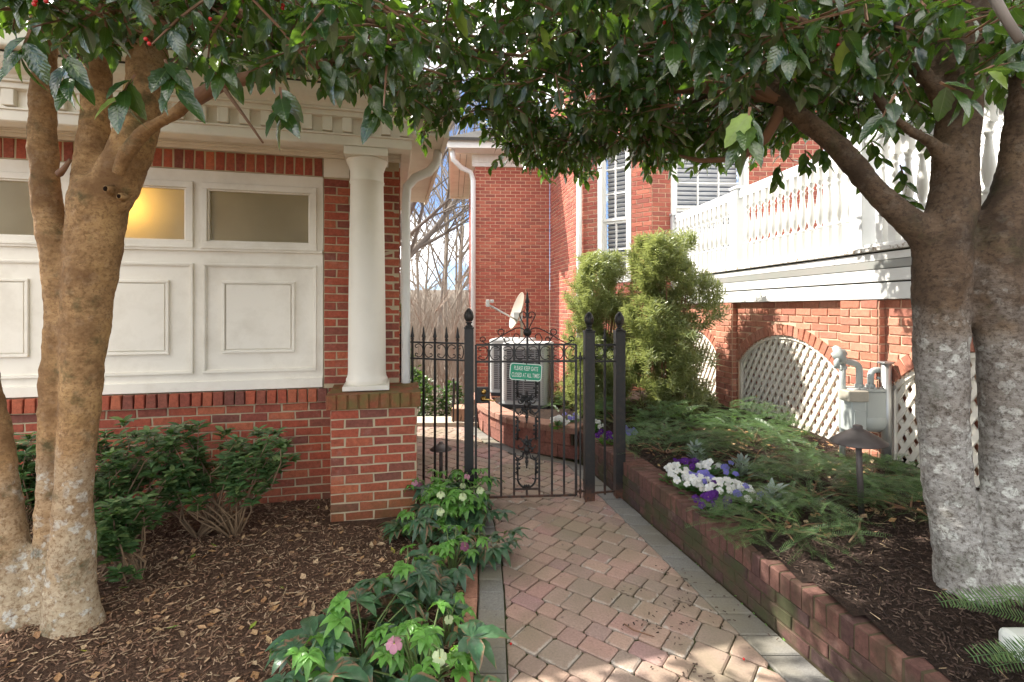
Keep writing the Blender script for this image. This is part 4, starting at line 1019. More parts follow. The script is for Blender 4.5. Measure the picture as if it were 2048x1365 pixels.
# cast iron panel: paired strips, leaf clusters and volutes
cp = MB(); c0 = .407
def L3d(pts, r=.006, n=6, d=0): cp.tube([Fg(c0+a, d, z) for a, z in pts], r, n)
def blob(a, z, r=.011, st=1.0): cp.lathe([(.001, -r*st), (r*.75, -r*.5*st), (r, 0), (r*.7, r*.5*st), (.001, r*st)], 7, Matrix.Translation(Fg(c0+a, 0, z)))
for s in (-1, 1):
    k = lambda pts: [(s*a, z) for a, z in pts]
    for (za, zb_) in ((.98, .84), (.68, .50), (.34, .215)):
        L3d(k([(.072, za), (.073, (za+zb_)/2), (.072, zb_)]), .0085)
        zz = za
        while zz > zb_: blob(s*(.072+R.choice([-.013, .013])), zz, .010); L3d(k(arc((.072, zz), .014, -2, 1.5, 5)), .0035, 5); zz -= .034
    for zc_ in (.78, .42):
        L3d(k(spiral((.055, zc_+.035), .012, .040, 0, -4.4, 14)[::1]), .006); L3d(k(spiral((.060, zc_-.045), .012, .036, 3.2, 6.9, 12)), .006)
        L3d(k([(.02, zc_-.02), (.035, zc_-.07), (.06, zc_-.083), (.088, zc_-.06)]), .006)
        for q in range(7): blob(s*R.uniform(.0, .045), zc_+R.uniform(-.06, .085), R.uniform(.009, .014), 1.5)
        L3d(k([(.0, zc_+.02), (.02, zc_+.06), (.045, zc_+.085), (.07, zc_+.09)]), .005); L3d(k([(.0, zc_), (.025, zc_-.02), (.05, zc_-.015)]), .005)
    L3d(k([(.072, .215), (.072, .18), (.062, .15), (.042, .128), (.02, .118), (0, .116)]), .0085)
    L3d(k([(.045, .19), (.06, .182), (.072, .19), (.085, .185), (.093, .19)]), .0045); L3d(k([(.03, .118), (.032, .10)]), .006)
for zc_ in (.78, .42):
    for q, (dz, r) in enumerate(((.10, .012), (.075, .017), (.045, .014), (0, .026), (-.03, .016), (-.065, .014), (-.095, .016), (-.12, .011), (-.14, .008))): blob(0, zc_+dz, r, 1.5)
for q in range(3): blob((q-1)*.016, .128, .011, 1.3)
tag(cp.build('cast_panel', M_IRON, gt, True), kind=None)
# lock box with brass cylinder and lever, hinges
mb = MB(); Fg.box(mb, .008, .098, -.022, .022, .80, .925); mb.build('lock_box', M_IRON, gt, bevel=.003)
RX = Matrix.Rotation(PI/2, 4, 'X')
mb = MB(); mb.lathe([(.020, 0), (.020, .012), (.014, .016), (.013, .03), (.002, .031)], 16, Matrix.Translation(Fg(.062, .022, .892)) @ RX); mb.build('lock_cylinder', M_BRASS, gt, True)
mb = MB(); mb.lathe([(.022, 0), (.022, .008), (.010, .012), (.009, .04)], 16, Matrix.Translation(Fg(.060, .022, .838)) @ RX)
mb.tube([Fg(.060, .058, .838), Fg(.085, .062, .838), Fg(.115, .062, .832), Fg(.135, .06, .824), Fg(.150, .058, .828), Fg(.152, .057, .838)], [.008, .0075, .0065, .006, .005, .004], 8); mb.build('lever_handle', M_BRASS, gt, True)
for z in (1.15, .075):
    mb = MB(); mb.lathe([(.012, -.02), (.012, .02)], 10, Matrix.Translation(Fg(GW+.035, .0, z))); Fg.box(mb, GW, GW+.07, -.008, .008, z-.008, z+.008); mb.build('hinge', M_IRON, gt)
mb = MB(); bar(mb, Fg, GW+.035, .02, 1.20, .0055); mb.build('hinge_rod', M_IRON, gt)
# sign wired to the gate
sg = thing('gate_sign', 'small green rounded sign with white text wired to the gate', 'sign', tuple(Fg(.397, .02, 1.055)))
SM = Matrix.Translation(Fg(.397, .022, 1.045)) @ Matrix(((Fg.u.x, -Fg.n.x, 0, 0), (Fg.u.y, -Fg.n.y, 0, 0), (0, 0, 1, 0), (0, 0, 0, 1))) @ Matrix.Rotation(rad(4.2), 4, 'Y')
def rrect(w_, h_, r, n=6):
    P = []
    for cx, cz, t in ((w_/2-r, h_/2-r, 0), (-w_/2+r, h_/2-r, PI/2), (-w_/2+r, -h_/2+r, PI), (w_/2-r, -h_/2+r, 1.5*PI)): P += [(cx+r*math.cos(t+PI/2*i/n), cz+r*math.sin(t+PI/2*i/n)) for i in range(n+1)]
    return P
def plate(P, y0, y1, name, mat, inner=None):
    mb = MB(); f = lambda x, z, y: SM @ Vector((x, y, z))
    if inner is None: mb.prism(P, y0, y1, 0, f)
    else:
        n = len(P); V = [f(x, z, y1) for x, z in P]+[f(x, z, y1) for x, z in inner]; mb.add(V, [(i, (i+1) % n, n+(i+1) % n, n+i) for i in range(n)])
    return mb.build(name, mat, sg)
plate(rrect(.262, .138, .026), 0, -.002, 'plate', M_SIGN)
plate(rrect(.258, .134, .025), 0, -.0035, 'border', M_SIGNW, rrect(.246, .122, .020))
for txt, z, wd in (('PLEASE KEEP GATE', .027, .192), ('CLOSED AT ALL TIMES', -.027, .222)):
    cu = bpy.data.curves.new('lettering', 'FONT'); cu.body = txt; cu.align_x = 'CENTER'; cu.align_y = 'CENTER'; cu.size = .048; cu.offset = .0003; cu.space_character = 1.06
    ob = bpy.data.objects.new('tmp', cu); COL.objects.link(ob); bpy.context.view_layer.update()
    me = bpy.data.meshes.new_from_object(ob.evaluated_get(bpy.context.evaluated_depsgraph_get())); bpy.data.objects.remove(ob)
    xs = [v.co.x for v in me.vertices]; sx = wd/(max(xs)-min(xs))
    me.transform(SM @ Matrix.Translation((0, -.0042, z)) @ Matrix.Rotation(PI/2, 4, 'X') @ Matrix.Diagonal((sx, 1, 1, 1))); me.materials.clear(); me.materials.append(M_SIGNW)
    link('lettering', me, sg)
mb = MB()
for z in (.066, -.066): mb.tube([SM @ Vector((-.004, -.006, z+.008)), SM @ Vector((.004, -.007, z-.004))], .0035, 5)
mb.build('wire_tie', M_IRON, sg)

# ------------------------------------------------------------------ air conditioners, dish, meter, lights
def ac_unit(x, y, rz, s, h, label):
    t = thing('ac_unit', label, 'air conditioner', (x, y, .27), rz, 'air conditioners behind the gate')
    rr = lambda w_, r: rrect(w_, w_, r, 5)
    mb = MB(); mb.prism(rr(s+.06, .05), 0, .05); mb.build('pad', M_PLASTIC, t, local=True)
    mb = MB(); mb.prism(rr(s-.05, .08), .05, h-.06); mb.build('coil', M_ACD, t, local=True)
    mb = MB(); mb.prism(rr(s, .09), h-.075, h-.012); mb.prism(rr(s-.03, .08), h-.012, h); mb.build('top_cover', M_ACW, t, local=True, bevel=.006)
    mb = MB(); mb.prism(rr(s, .09), .05, .09); mb.build('base_pan', M_ACW, t, local=True)
    for qx in (-1, 1):
        for qy in (-1, 1):
            mb = MB(); c = s/2-.085; P = [(qx*c+.085*math.cos(a), qy*c+.085*math.sin(a)) for a in np.linspace(math.atan2(qy, qx)-.85, math.atan2(qy, qx)+.85, 7)]
            P2 = [(qx*c+.078*math.cos(a), qy*c+.078*math.sin(a)) for a in np.linspace(math.atan2(qy, qx)+.85, math.atan2(qy, qx)-.85, 7)]
            mb.prism(P+P2, .09, h-.075); mb.build('corner_post', M_ACW, t, local=True)
    for side in range(4):
        Rm = Matrix.Rotation(side*PI/2, 4, 'Z'); n = 24
        for i in range(n):
            z = .10+(h-.19)*i/(n-1); mb = MB(); mb.box(-s/2+.05, s/2-.05, -s/2+.004, -s/2+.018, z-.009, z+.006, 0, lambda X, Y, Z: Rm @ Vector((X, Y, Z))); mb.build('louvre', M_ACG, t, local=True)
        mb = MB()
        for x_ in (-.16, 0, .16): mb.box(x_*s/.66-.008, x_*s/.66+.008, -s/2, -s/2+.010, .09, h-.075, 0, lambda X, Y, Z: Rm @ Vector((X, Y, Z)))
        mb.build('guard_strip', M_ACG, t, local=True)
    return t
ac_unit(.22, 6.72, rad(-14), .62, .83, 'grey louvred air conditioner nearest the gate, in front of the other unit')
ac_unit(.02, 7.62, rad(-14), .62, .83, 'pale air conditioner mostly hidden behind the front unit')
mb = MB(); mb.tube([(-.23, 7.75, .95), (-.235, 7.72, .6), (-.22, 7.65, .3), (-.1, 7.6, .28)], .018, 8); mb.build('conduit', M_ACG, None, True)
tag(bpy.data.objects['conduit'], 'thin grey conduit running down the brick wall beside the air conditioners', 'conduit')
sd = thing('satellite_dish', 'tan satellite dish on a short mast above the air conditioner', 'satellite dish', (.30, 8.0, 1.0))
DM = Matrix.Translation((.14, 8.0, 1.50)) @ Matrix.Rotation(rad(-74), 4, 'Z') @ Matrix.Rotation(rad(72), 4, 'X')
mb = MB(); prof = [(.002, .0)]+[(.30*t, .075*t*t) for t in np.linspace(.1, 1, 9)]+[(.305, .078), (.30, .067)]+[(.30*t, .075*t*t-.010) for t in np.linspace(.9, .1, 8)]
mb.lathe(prof, 32, DM @ Matrix.Diagonal((.86, 1, 1, 1))); mb.build('reflector', M_DISH, sd, True)
mb = MB(); mb.tube([(.16, 8.02, .30), (.16, 8.02, 1.30), (.14, 8.02, 1.36), (.14, 8.01, 1.46)], .026, 10); mb.build('mast', M_DISH, sd, True)
mb = MB(); mb.tube([(.09, 7.95, 1.36), (-.36, 7.72, 1.61)], .015, 8); mb.build('feed_arm', M_STEEL, sd, True)
mb = MB(); mb.box(-.40, -.345, 7.66, 7.74, 1.58, 1.69); mb.box(-.335, -.28, 7.68, 7.73, 1.64, 1.69); mb.build('feed_horn', M_ACW, sd, bevel=.008)
mb = MB(); mb.box(.03, .17, 7.95, 8.05, 1.36, 1.50); mb.build('mount_bracket', M_STEEL, sd, bevel=.01)
def path_light(x, y, z, h, r, tilt, label):
    t = thing('path_light', label, 'garden light', (x, y, z), 0, 'bronze path lights with conical shades'); TM = Matrix.Rotation(tilt, 4, 'Y')
    mb = MB(); mb.tube([TM @ Vector((0, 0, -.05)), TM @ Vector((0, 0, h-.05))], .017, 10); mb.build('stem', M_BRONZE, t, True, True)
    mb = MB(); k = r/.15
    mb.lathe([(r, h-.105*k), (r*1.01, h-.100*k), (r*.62, h-.058*k), (.048*k, h-.032*k), (.026*k, h-.022*k), (.026*k, h-.006*k), (.020*k, h), (.002, h+.002), (.002, h-.03*k), (r*.55, h-.062*k), (r*.96, h-.106*k)], 28, TM); mb.build('shade', M_BRONZE, t, True, True)
    return t
path_light(2.075, 2.97, .36, .50, .147, rad(-2.5), 'large bronze path light standing among the yew in front of the gas meter')
path_light(-.628, 4.42, 0, .375, .098, 0, 'small bronze path light with conical shade behind the iron fence left of the gate')
gm = thing('gas_meter', 'pale grey gas meter with regulator and bent pipes before the lattice', 'gas meter', (2.65, 3.85, .4))
mx0, my0 = 2.64, 3.80
mb = MB(); P = [(-.075, -.09), (.075, -.09), (.075, .07), (-.075, .07)]
mb.box(mx0-.02, mx0+.15, my0-.09, my0+.09, .70, .93)
mb.build('meter_body', M_METER, gm, bevel=.02)
mb = MB(); mb.lathe([(.085, -.085), (.095, -.07), (.095, .07), (.085, .085)], 20, Matrix.Translation((mx0+.065, my0, .71)) @ Matrix.Rotation(PI/2, 4, 'Y')); mb.build('meter_drum', M_METER, gm, True)
mb = MB(); mb.box(mx0-.135, mx0-.02, my0-.11, my0+.05, .635, .93); mb.build('meter_front', M_METER, gm, bevel=.012)
mb = MB(); mb.box(mx0-.17, mx0-.02, my0-.135, my0-.02, .865, .945); mb.build('index_box', M_INDEX, gm, bevel=.008)
mb = MB(); mb.box(mx0-.115, mx0-.03, my0-.118, my0-.108, .66, .80); mb.build('cover_plate', M_METER, gm, bevel=.003)
mb = MB(); mb.box(mx0-.10, mx0+.155, my0-.085, my0+.085, .93, .952); mb.build('top_flange', M_METER, gm, bevel=.005)
for k in range(6): mb = MB(); mb.lathe([(.008, .952), (.008, .966), (.002, .967)], 6, Matrix.Translation((mx0-.05+.04*k, my0-.07, 0))); mb.build('bolt', M_STEEL, gm)
def pipe(pts, r, name='pipe', mat=M_METER):
    mb = MB(); P = []
    for i, p in enumerate(pts):
        p = Vector(p)
        if 0 < i < len(pts)-1:
            a = (Vector(pts[i-1])-p); c = (Vector(pts[i+1])-p); d = min(.05, a.length*.49, c.length*.49); a.normalize(); c.normalize()
            for t in np.linspace(0, 1, 6): P.append((p+a*d)*(1-t)**2+p*2*t*(1-t)+(p+c*d)*t*t)
        else: P.append(p)
    mb.tube(P, r, 12); return mb.build(name, mat, gm, True)
pipe([(mx0+.0, my0, .95), (mx0+.0, my0, 1.13), (mx0-.10, my0, 1.15), (mx0-.13, my0, 1.15)], .023)
pipe([(mx0-.115, my0+.02, 1.15), (mx0-.115, my0+.02, .95), (mx0-.115, my0+.02, .42)], .022)
pipe([(mx0+.085, my0, .95), (mx0+.085, my0, 1.085), (mx0+.22, my0, 1.085)], .022)
pipe([(mx0+.12, my0-.02, 1.03), (mx0+.20, my0-.02, 1.01), (mx0+.21, my0-.02, 1.05)], .010)
for q in ((mx0, my0, .965), (mx0+.085, my0, .965), (mx0-.115, my0+.02, 1.10)): mb = MB(); mb.lathe([(.032, -.012), (.032, .012)], 8, Matrix.Translation(q)); mb.build('pipe_union', M_METER, gm)
GD = Matrix.Translation((mx0-.155, my0-.01, 1.205)) @ Matrix.Rotation(rad(62), 4, 'Y') @ Matrix.Rotation(rad(20), 4, 'X')
mb = MB(); mb.lathe([(.03, -.05), (.035, -.03), (.068, -.022), (.072, -.008), (.072, .004), (.06, .02), (.03, .03), (.022, .045), (.002, .046)], 24, GD); mb.build('regulator', M_METER, gm, True)
mb = MB(); mb.tube([(mx0-.16, my0-.02, 1.18), (mx0-.19, my0-.03, 1.15), (mx0-.19, my0-.03, 1.10)], [.02, .022, .02], 10); mb.build('vent_spout', M_METER, gm, True)
mb = MB(); mb.lathe([(.03, -.03), (.036, -.02), (.036, .02), (.03, .03)], 12, Matrix.Translation((mx0+.235, my0-.03, 1.08))); mb.tube([(mx0+.235, my0-.03, 1.07), (mx0+.24, my0-.03, .99)], .014, 8); mb.build('valve', M_METER, gm, True)
mp_ = thing('metal_pole', 'short capped galvanised steel bollard pole beside the gas meter', 'pole', (2.80, 3.74, .3))
mb = MB(); mb.tube([(2.80, 3.74, .3), (2.80, 3.74, 1.14)], .034, 18); mb.build('post', M_STEEL, mp_, True)
mb = MB(); mb.box(2.755, 2.83, 3.70, 3.78, 1.14, 1.155); mb.build('cap', M_STEEL, mp_, bevel=.004)
hr = thing('handrail', 'slim black iron handrail going down steps beyond the path end', 'handrail', (-.78, 6.75, 0))
mb = MB(); mb.tube([(-.775, 6.62, .62), (-.80, 6.95, .42), (-.88, 7.4, .10), (-.90, 7.6, -.1)], .014, 6); mb.build('top_bar', M_IRON, hr, True)
for k, (x, y, z) in enumerate(((-.775, 6.62, .62), (-.815, 7.05, .34), (-.87, 7.35, .12))): mb = MB(); mb.tube([(x, y, -.6 if k else 0), (x, y, z)], .012, 6); mb.build('post', M_IRON, hr)
wb = thing('garden_block', 'white block half hidden behind the yew spray at lower right', 'block', (1.79, 1.74, .30))
mb = MB(); mb.box(-.03, .12, -.03, .08, -.03, .10); mb.build('block', M_SIGNW, wb, local=True, bevel=.02)
# ------------------------------------------------------------------ leaves and trees
def leaf_template(n=5, w=.23, teeth=0.0, fold=.10, droop=.18, shape=.85):
    V = []; UV = []; F = []
    for i in range(n+1):
        t = i/n; ww = w*math.sin(PI*t**shape)**.8 if 0 < t < 1 else .004
        if teeth and 0 < i < n: ww *= 1+(teeth if i % 2 else -teeth)
        zc_ = -droop*t*t
        V += [(-ww, t, zc_+fold*ww/w*.6), (0, t, zc_), (ww, t, zc_+fold*ww/w*.6)]
        UV += [(.5-ww/w/2, t), (.5, t), (.5+ww/w/2, t)]
    for i in range(n):
        k = i*3; F += [(k, k+1, k+4, k+3), (k+1, k+2, k+5, k+4)]
    return np.array(V), np.array(F), np.array(UV)
def at(px, py, Y): return Vector(((px-1024)*Y/1000, Y, EYE-(py-618)*Y/1000))
def trunk_mesh(name, chains, mat, parent, voxel=.014, disp=.014):
    mb = MB()
    for ch in chains:
        P = [c[0] for c in ch]; rr = [c[1] for c in ch]; Q = []; q = []
        for i in range(len(P)-1):
            p0 = P[max(0, i-1)]; p1 = P[i]; p2 = P[i+1]; p3 = P[min(len(P)-1, i+2)]
            for t in np.linspace(0, 1, 5)[:-1]:
                t = float(t); Q.append(.5*((2*p1)+(p2-p0)*t+(2*p0-5*p1+4*p2-p3)*t*t+(3*p1-p0-3*p2+p3)*t**3)); q.append(rr[i]+(rr[i+1]-rr[i])*t)
        Q.append(P[-1]); q.append(rr[-1]); mb.tube(Q, q, 14)
    o = mb.build(name, mat, parent, True)
    m = o.modifiers.new('r', 'REMESH'); m.mode = 'VOXEL'; m.voxel_size = voxel; m.use_smooth_shade = True
    m = o.modifiers.new('s', 'SMOOTH'); m.iterations = 4; m.factor = .55
    for sc_, st in ((.16, disp), (.045, disp*.45)):
        tx = bpy.data.textures.new('bark_relief', 'CLOUDS'); tx.noise_scale = sc_; tx.noise_depth = 3
        d = o.modifiers.new('d', 'DISPLACE'); d.texture = tx; d.texture_coords = 'GLOBAL'; d.strength = st*1.7; d.mid_level = .6
    return o
def zlow(x, y):
    z = 2.60+.11*(y-3)+.05*n3(x, y, 2.1)
    z += .17*min(1, max(0, (-.45-x)/.45))
    z += .26*min(1, max(0, (y-2.35)/.4))*min(1, max(0, (-.6-x)/.4))
    z -= .22*math.exp(-((x+.95)/.75)**2-((y-1.55)/.42)**2)
    z += .10*max(0, x-1.5)+.16*math.exp(-((x+.18)/.13)**2-((y-3.6)/.7)**2)
    z -= .07*math.exp(-((x-.85)/.6)**2)
    z += .10*max(0, -1.3-x)
    return z
def ymax(x): return float(np.interp(x, [-3.2, -1.0, -.55, -.15, .2, 1.6, 2.3, 2.9], [3.1, 3.12, 3.2, 3.75, 4.3, 4.3, 3.6, 2.3]))  # left back edge pushed out to screen the path from sun
def holly_leaves(x0, x1, nlow, nhigh, seed):
    r = random.Random(seed); out = []; twigs = []; rnd_ = lambda: r.uniform(-1, 1)
    made = 0; tries = 0
    while made < nlow+nhigh and tries < 90000:
        tries += 1
        x = r.uniform(x0, x1); y = r.uniform(1.15, 4.32)
        hi = made >= nlow
        if y > ymax(x)+(1.3 if hi and x < -.4 else 0) or y < 1.2+.25*max(0, x): continue  # unseen high crown reaches further back, added to block sun on the path
        zl = zlow(x, y)
        if made < nlow:
            z = zl+.03+1.4*r.random()**1.8
            if y < 2.3 and r.random() < .35: continue
        else: z = max(zl+1.1, 3.45 if y > ymax(x) else 0)+r.random()*1.5
        if x > 1.2 and z < 2.95 and r.random() < .22: continue
        if x > porchx(y)-.35: continue
        if noise.noise(Vector((x*1.7, y*1.7, z*1.9+seed))) < -.21: continue      # gaps between the boughs
        made += 1
        d = Vector((rnd_(), rnd_()-.25, rnd_()*.5-.25)).normalized(); L = r.uniform(.12, .22); p = Vector((x, y, z))
        twigs.append((p-d*.05, p+d*L))
        k = r.randint(7, 10); ph = r.random()*6.28
        for i in range(k):
            t = (i+.3)/k; a = ph+i*2.4; side = d.cross(Vector((0, 0, 1))).normalized(); up = side.cross(d)
            rad_ = side*math.cos(a)+up*math.sin(a)
            ax = (d*(.35+.6*t)+rad_*.85+Vector((rnd_()*.3, rnd_()*.3, -.42+rnd_()*.25))).normalized()
            nr = (Vector((rnd_()*.55, rnd_()*.55-.15, 1))+rad_*.2)
            q = p+d*L*t
            if q.z < zl-.06+.05*rnd_(): continue
            out.append((q, ax, nr, r.choice((r.uniform(.04, .07), r.uniform(.065, .095), r.uniform(.07, .10)))))
    return out, twigs
HT = leaf_template(5, .24, .07, .10, .16); HF = leaf_template(8, .235, .10, .11, .2)
hleaf = [fast('leaf', *leaf_template(8, w_, te, fo, dr)[:2], M_HOLLY, leaf_template(8, w_, te, fo, dr)[2][leaf_template(8, w_, te, fo, dr)[1].ravel()]) for w_, te, fo, dr in ((.24, .09, .11, .2), (.22, .03, .09, .3), (.25, .10, .13, .12), (.23, .05, .08, .38))]
hpale = [fast('leaf', *HF[:2], M_HOLLYY, HF[2][HF[1].ravel()])]
def proj(p): return (1024+p.x/p.y*1000, 618-(p.z-EYE)/p.y*1000)
def dress_tree(tree, leaves, twigs, cap=300):
    vis = []
    for i, (p, ax, nr, s) in enumerate(leaves):
        q = p+ax*s*.5
        px, py = proj(q)
        vis.append((s/q.y if 0 < px < 2048 and 0 < py < 700 and q.y > .3 else 0, i))
    vis.sort(reverse=True); top = set(i for _, i in vis[:cap]); mats = []
    for i, (p, ax, nr, s) in enumerate(leaves):
        B = basis(p, ax, nr, s)
        if i in top: link('leaf', R.choice(hpale if R.random() < .025 else hleaf), tree, False, 0, Matrix(B.tolist()))
        else: mats.append(B)
    V, F, uv = scatter(*HT, np.array(mats)); o = link('foliage', fast('foliage', V, F, M_HOLLY, uv), tree); o['kind'] = 'stuff'
    mb = MB()
    for a, c in twigs: mb.tube([a, a.lerp(c, .5)+Vector((0, 0, .008)), c], [.0046, .0038, .002], 4, False)
    o = mb.build('twigs', M_TWIG, tree); o['kind'] = 'stuff'
def limbs(tree, starts, ends, seed, name='limb'):
    r = random.Random(seed)
    for a, c, r0, r1 in [(starts[i % len(starts)], e, *rr) for i, (e, *rr) in enumerate(ends)]:
        n_ = 7; P = []
        for i in range(n_+1):
            t = i/n_; p = a.lerp(c, t)+Vector((r.uniform(-.05, .05), r.uniform(-.05, .05), math.sin(PI*t)*.10+r.uniform(-.03, .03)))*(1 if 0 < t < 1 else 0); P.append(p)
        mb = MB(); mb.tube(P, [r0+(r1-r0)*i/n_ for i in range(n_+1)], 7)
        mb.build(name, M_TWIG, tree, True)
# left holly
lt = thing('holly_tree', 'multi-stemmed holly with warm brown bark at left before the cream panelled front', 'tree', (-2.2, 2.45, 0))
Y = 2.45
def ch(*pts): return [(at(a, c, yy), r) for a, c, yy, r in pts]
trunk_mesh('trunk', [
    ch((20, 1285, 2.42, .1700), (26, 1210, 2.42, .1120), (12, 1050, 2.44, 0.0791), (-15, 850, 2.46, 0.0688), (-70, 560, 2.48, 0.0602), (-110, 200, 2.5, 0.0559)),
    ch((92, 1290, 2.46, .1300), (98, 1150, 2.46, 0.0731), (102, 950, 2.46, 0.0602), (112, 760, 2.46, 0.0671), (124, 620, 2.45, 0.0705), (112, 510, 2.44, 0.0671), (92, 400, 2.44, 0.0619), (86, 260, 2.43, 0.0602), (88, 100, 2.42, 0.0568), (84, -120, 2.4, 0.0473)),
    ch((150, 1290, 2.40, .1500), (142, 1190, 2.41, .1050), (148, 1000, 2.42, 0.0817), (160, 800, 2.44, 0.0860), (172, 640, 2.45, 0.1032), (186, 520, 2.45, 0.1161), (196, 420, 2.45, 0.1290), (204, 360, 2.45, 0.1118)),
    ch((186, 420, 2.46, 0.1032), (184, 340, 2.46, 0.0774), (190, 250, 2.46, 0.0671), (196, 150, 2.46, 0.0645), (206, 40, 2.45, 0.0585), (215, -150, 2.45, 0.0516)),
    ch((215, 400, 2.45, 0.1118), (246, 335, 2.44, 0.1015), (272, 270, 2.43, 0.0963), (288, 190, 2.42, 0.0903), (296, 90, 2.42, 0.0860), (304, -120, 2.4, 0.0731)),
    ch((236, 352, 2.30, 0.0344), (252, 310, 2.28, 0.0361), (290, 262, 2.25, 0.0327), (340, 234, 2.22, 0.0301), (388, 198, 2.2, 0.0310)),
], M_BARKL, lt)
for (px, py, yy, r_) in ((207, 377, 2.312, .015), (234, 392, 2.318, .013)):
    KM = Matrix.Translation(at(px, py, yy)) @ Matrix.Rotation(rad(92), 4, 'X') @ Matrix.Rotation(rad(-6), 4, 'Y'); mb = MB()
    mb.lathe([(r_*1.7, -.04), (r_*1.15, -.016), (r_*.95, -.010), (r_*.8, -.009)], 18, KM, 0, lambda r, z, a, j: r*(1+.13*math.sin(3*a+j+px)+.08*math.sin(7*a))); kn = mb.build('knot', M_BARKL, lt, True)
    mb = MB(); mb.lathe([(r_*.92, -.012), (r_*.7, -.0075), (.001, -.006)], 14, KM); mb.build('knot_hole', M_HOLE, kn, True, True)  # solid near-black cap; the shade of the hole is put into its colour
mb = MB(); mb.tube([at(*q) for q in ((380, 203, 2.2), (440, 170, 2.18), (520, 150, 2.16), (600, 134, 2.18), (690, 118, 2.25), (800, 90, 2.4), (940, 40, 2.6))], [.034, .030, .026, .022, .019, .016, .010], 9); mb.build('limb', M_TWIG, lt, True)
mb = MB(); mb.tube([at(*q) for q in ((118, 348, 2.38), (128, 338, 2.36), (140, 320, 2.34))], [.017, .012, .008], 7); mb.build('broken_stub', M_TWIG, lt, True)
mb = MB(); mb.tube([at(*q) for q in ((450, 180, 2.1), (490, 235, 2.05), (526, 286, 2.0))], [.009, .006, .004], 6)
mb.build('dead_twig', M_TWIG, lt, True)
S_ = [at(300, 0, 2.42), at(206, 0, 2.45), at(88, 20, 2.42)]
limbs(lt, S_, [(Vector((-1.3, 2.2, 2.75)), .024, .008), (Vector((-.4, 2.6, 2.95)), .030, .009), (Vector((0, 3.3, 3.1)), .032, .009), (Vector((-.9, 1.7, 2.55)), .022, .006), (Vector((-2.1, 1.6, 2.6)), .022, .007),
    (Vector((-.6, 3.0, 3.0)), .026, .008), (Vector((-1.0, 1.4, 2.35)), .018, .005), (Vector((-.3, 2.0, 2.7)), .022, .006), (Vector((.2, 2.8, 2.95)), .026, .008), (Vector((-1.6, 1.5, 2.45)), .018, .005), (Vector((-2.6, 2.2, 2.8)), .02, .007)], 3)
limbs(lt, [at(560, 140, 2.17)], [(Vector((-.62, 1.75, 2.36)), .013, .004), (Vector((-.3, 2.3, 2.62)), .013, .005), (Vector((-.55, 2.6, 2.72)), .014, .005)], 5)
for q in range(6): pass
lv, tw = holly_leaves(-3.0, .10, 1650, 680, 21)
def sprig(leaves, twigs, p, d, L, k, s, seed):
    r = random.Random(seed); d = Vector(d).normalized(); p = Vector(p); twigs.append((p, p+d*L)); side = d.cross(Vector((0, .2, 1))).normalized(); up = side.cross(d)
    for i in range(k):
        a = r.random()*1.2+i*2.4; rd = side*math.cos(a)+up*math.sin(a)
        leaves.append((p+d*L*(i+.5)/k, (d*.5+rd*.8+Vector((0, -.1, -.6))).normalized(), Vector((r.uniform(-.4, .4), -.7, .8)), s*r.uniform(.85, 1.15)))
# sprigs hanging below the bough
for q in ((560, 175, 1.62, (.1, 0, -1), 7, .105), (740, 170, 1.7, (.2, .1, -1), 8, .10), (330, 120, 1.5, (.3, 0, -.8), 9, .10), (130, 110, 1.5, (.2, 0, -.8), 8, .10), (270, 150, 1.55, (-.3, 0, -.5), 8, .10), (640, 120, 1.7, (.5, .1, -.5), 8, .10), (60, 60, 1.4, (-.2, 0, -.6), 7, .10), (430, 90, 1.6, (.2, 0, -.6), 8, .10)):
    sprig(lv, tw, at(*q[:3]), q[3], .10, q[4], q[5], int(q[0]))
dress_tree(lt, lv, tw)
def berries(tree, spots):
    for px, py, yy, n_ in spots:
        for i in range(n_):
            p = at(px, py, yy)+Vector((R.uniform(-.012, .012), R.uniform(-.01, .01), R.uniform(-.014, .01)))
            mb = MB(); mb.lathe([(.001, -.006), (.0045, -.004), (.006, 0), (.0045, .004), (.001, .006)], 10, Matrix.Translation(p)); mb.build('berry', M_BERRY, tree, True)
berries(lt, [(78, 5, 1.35, 3), (288, 76, 1.4, 1), (303, 88, 1.4, 1), (566, 8, 1.5, 2), (420, 40, 1.5, 1)])
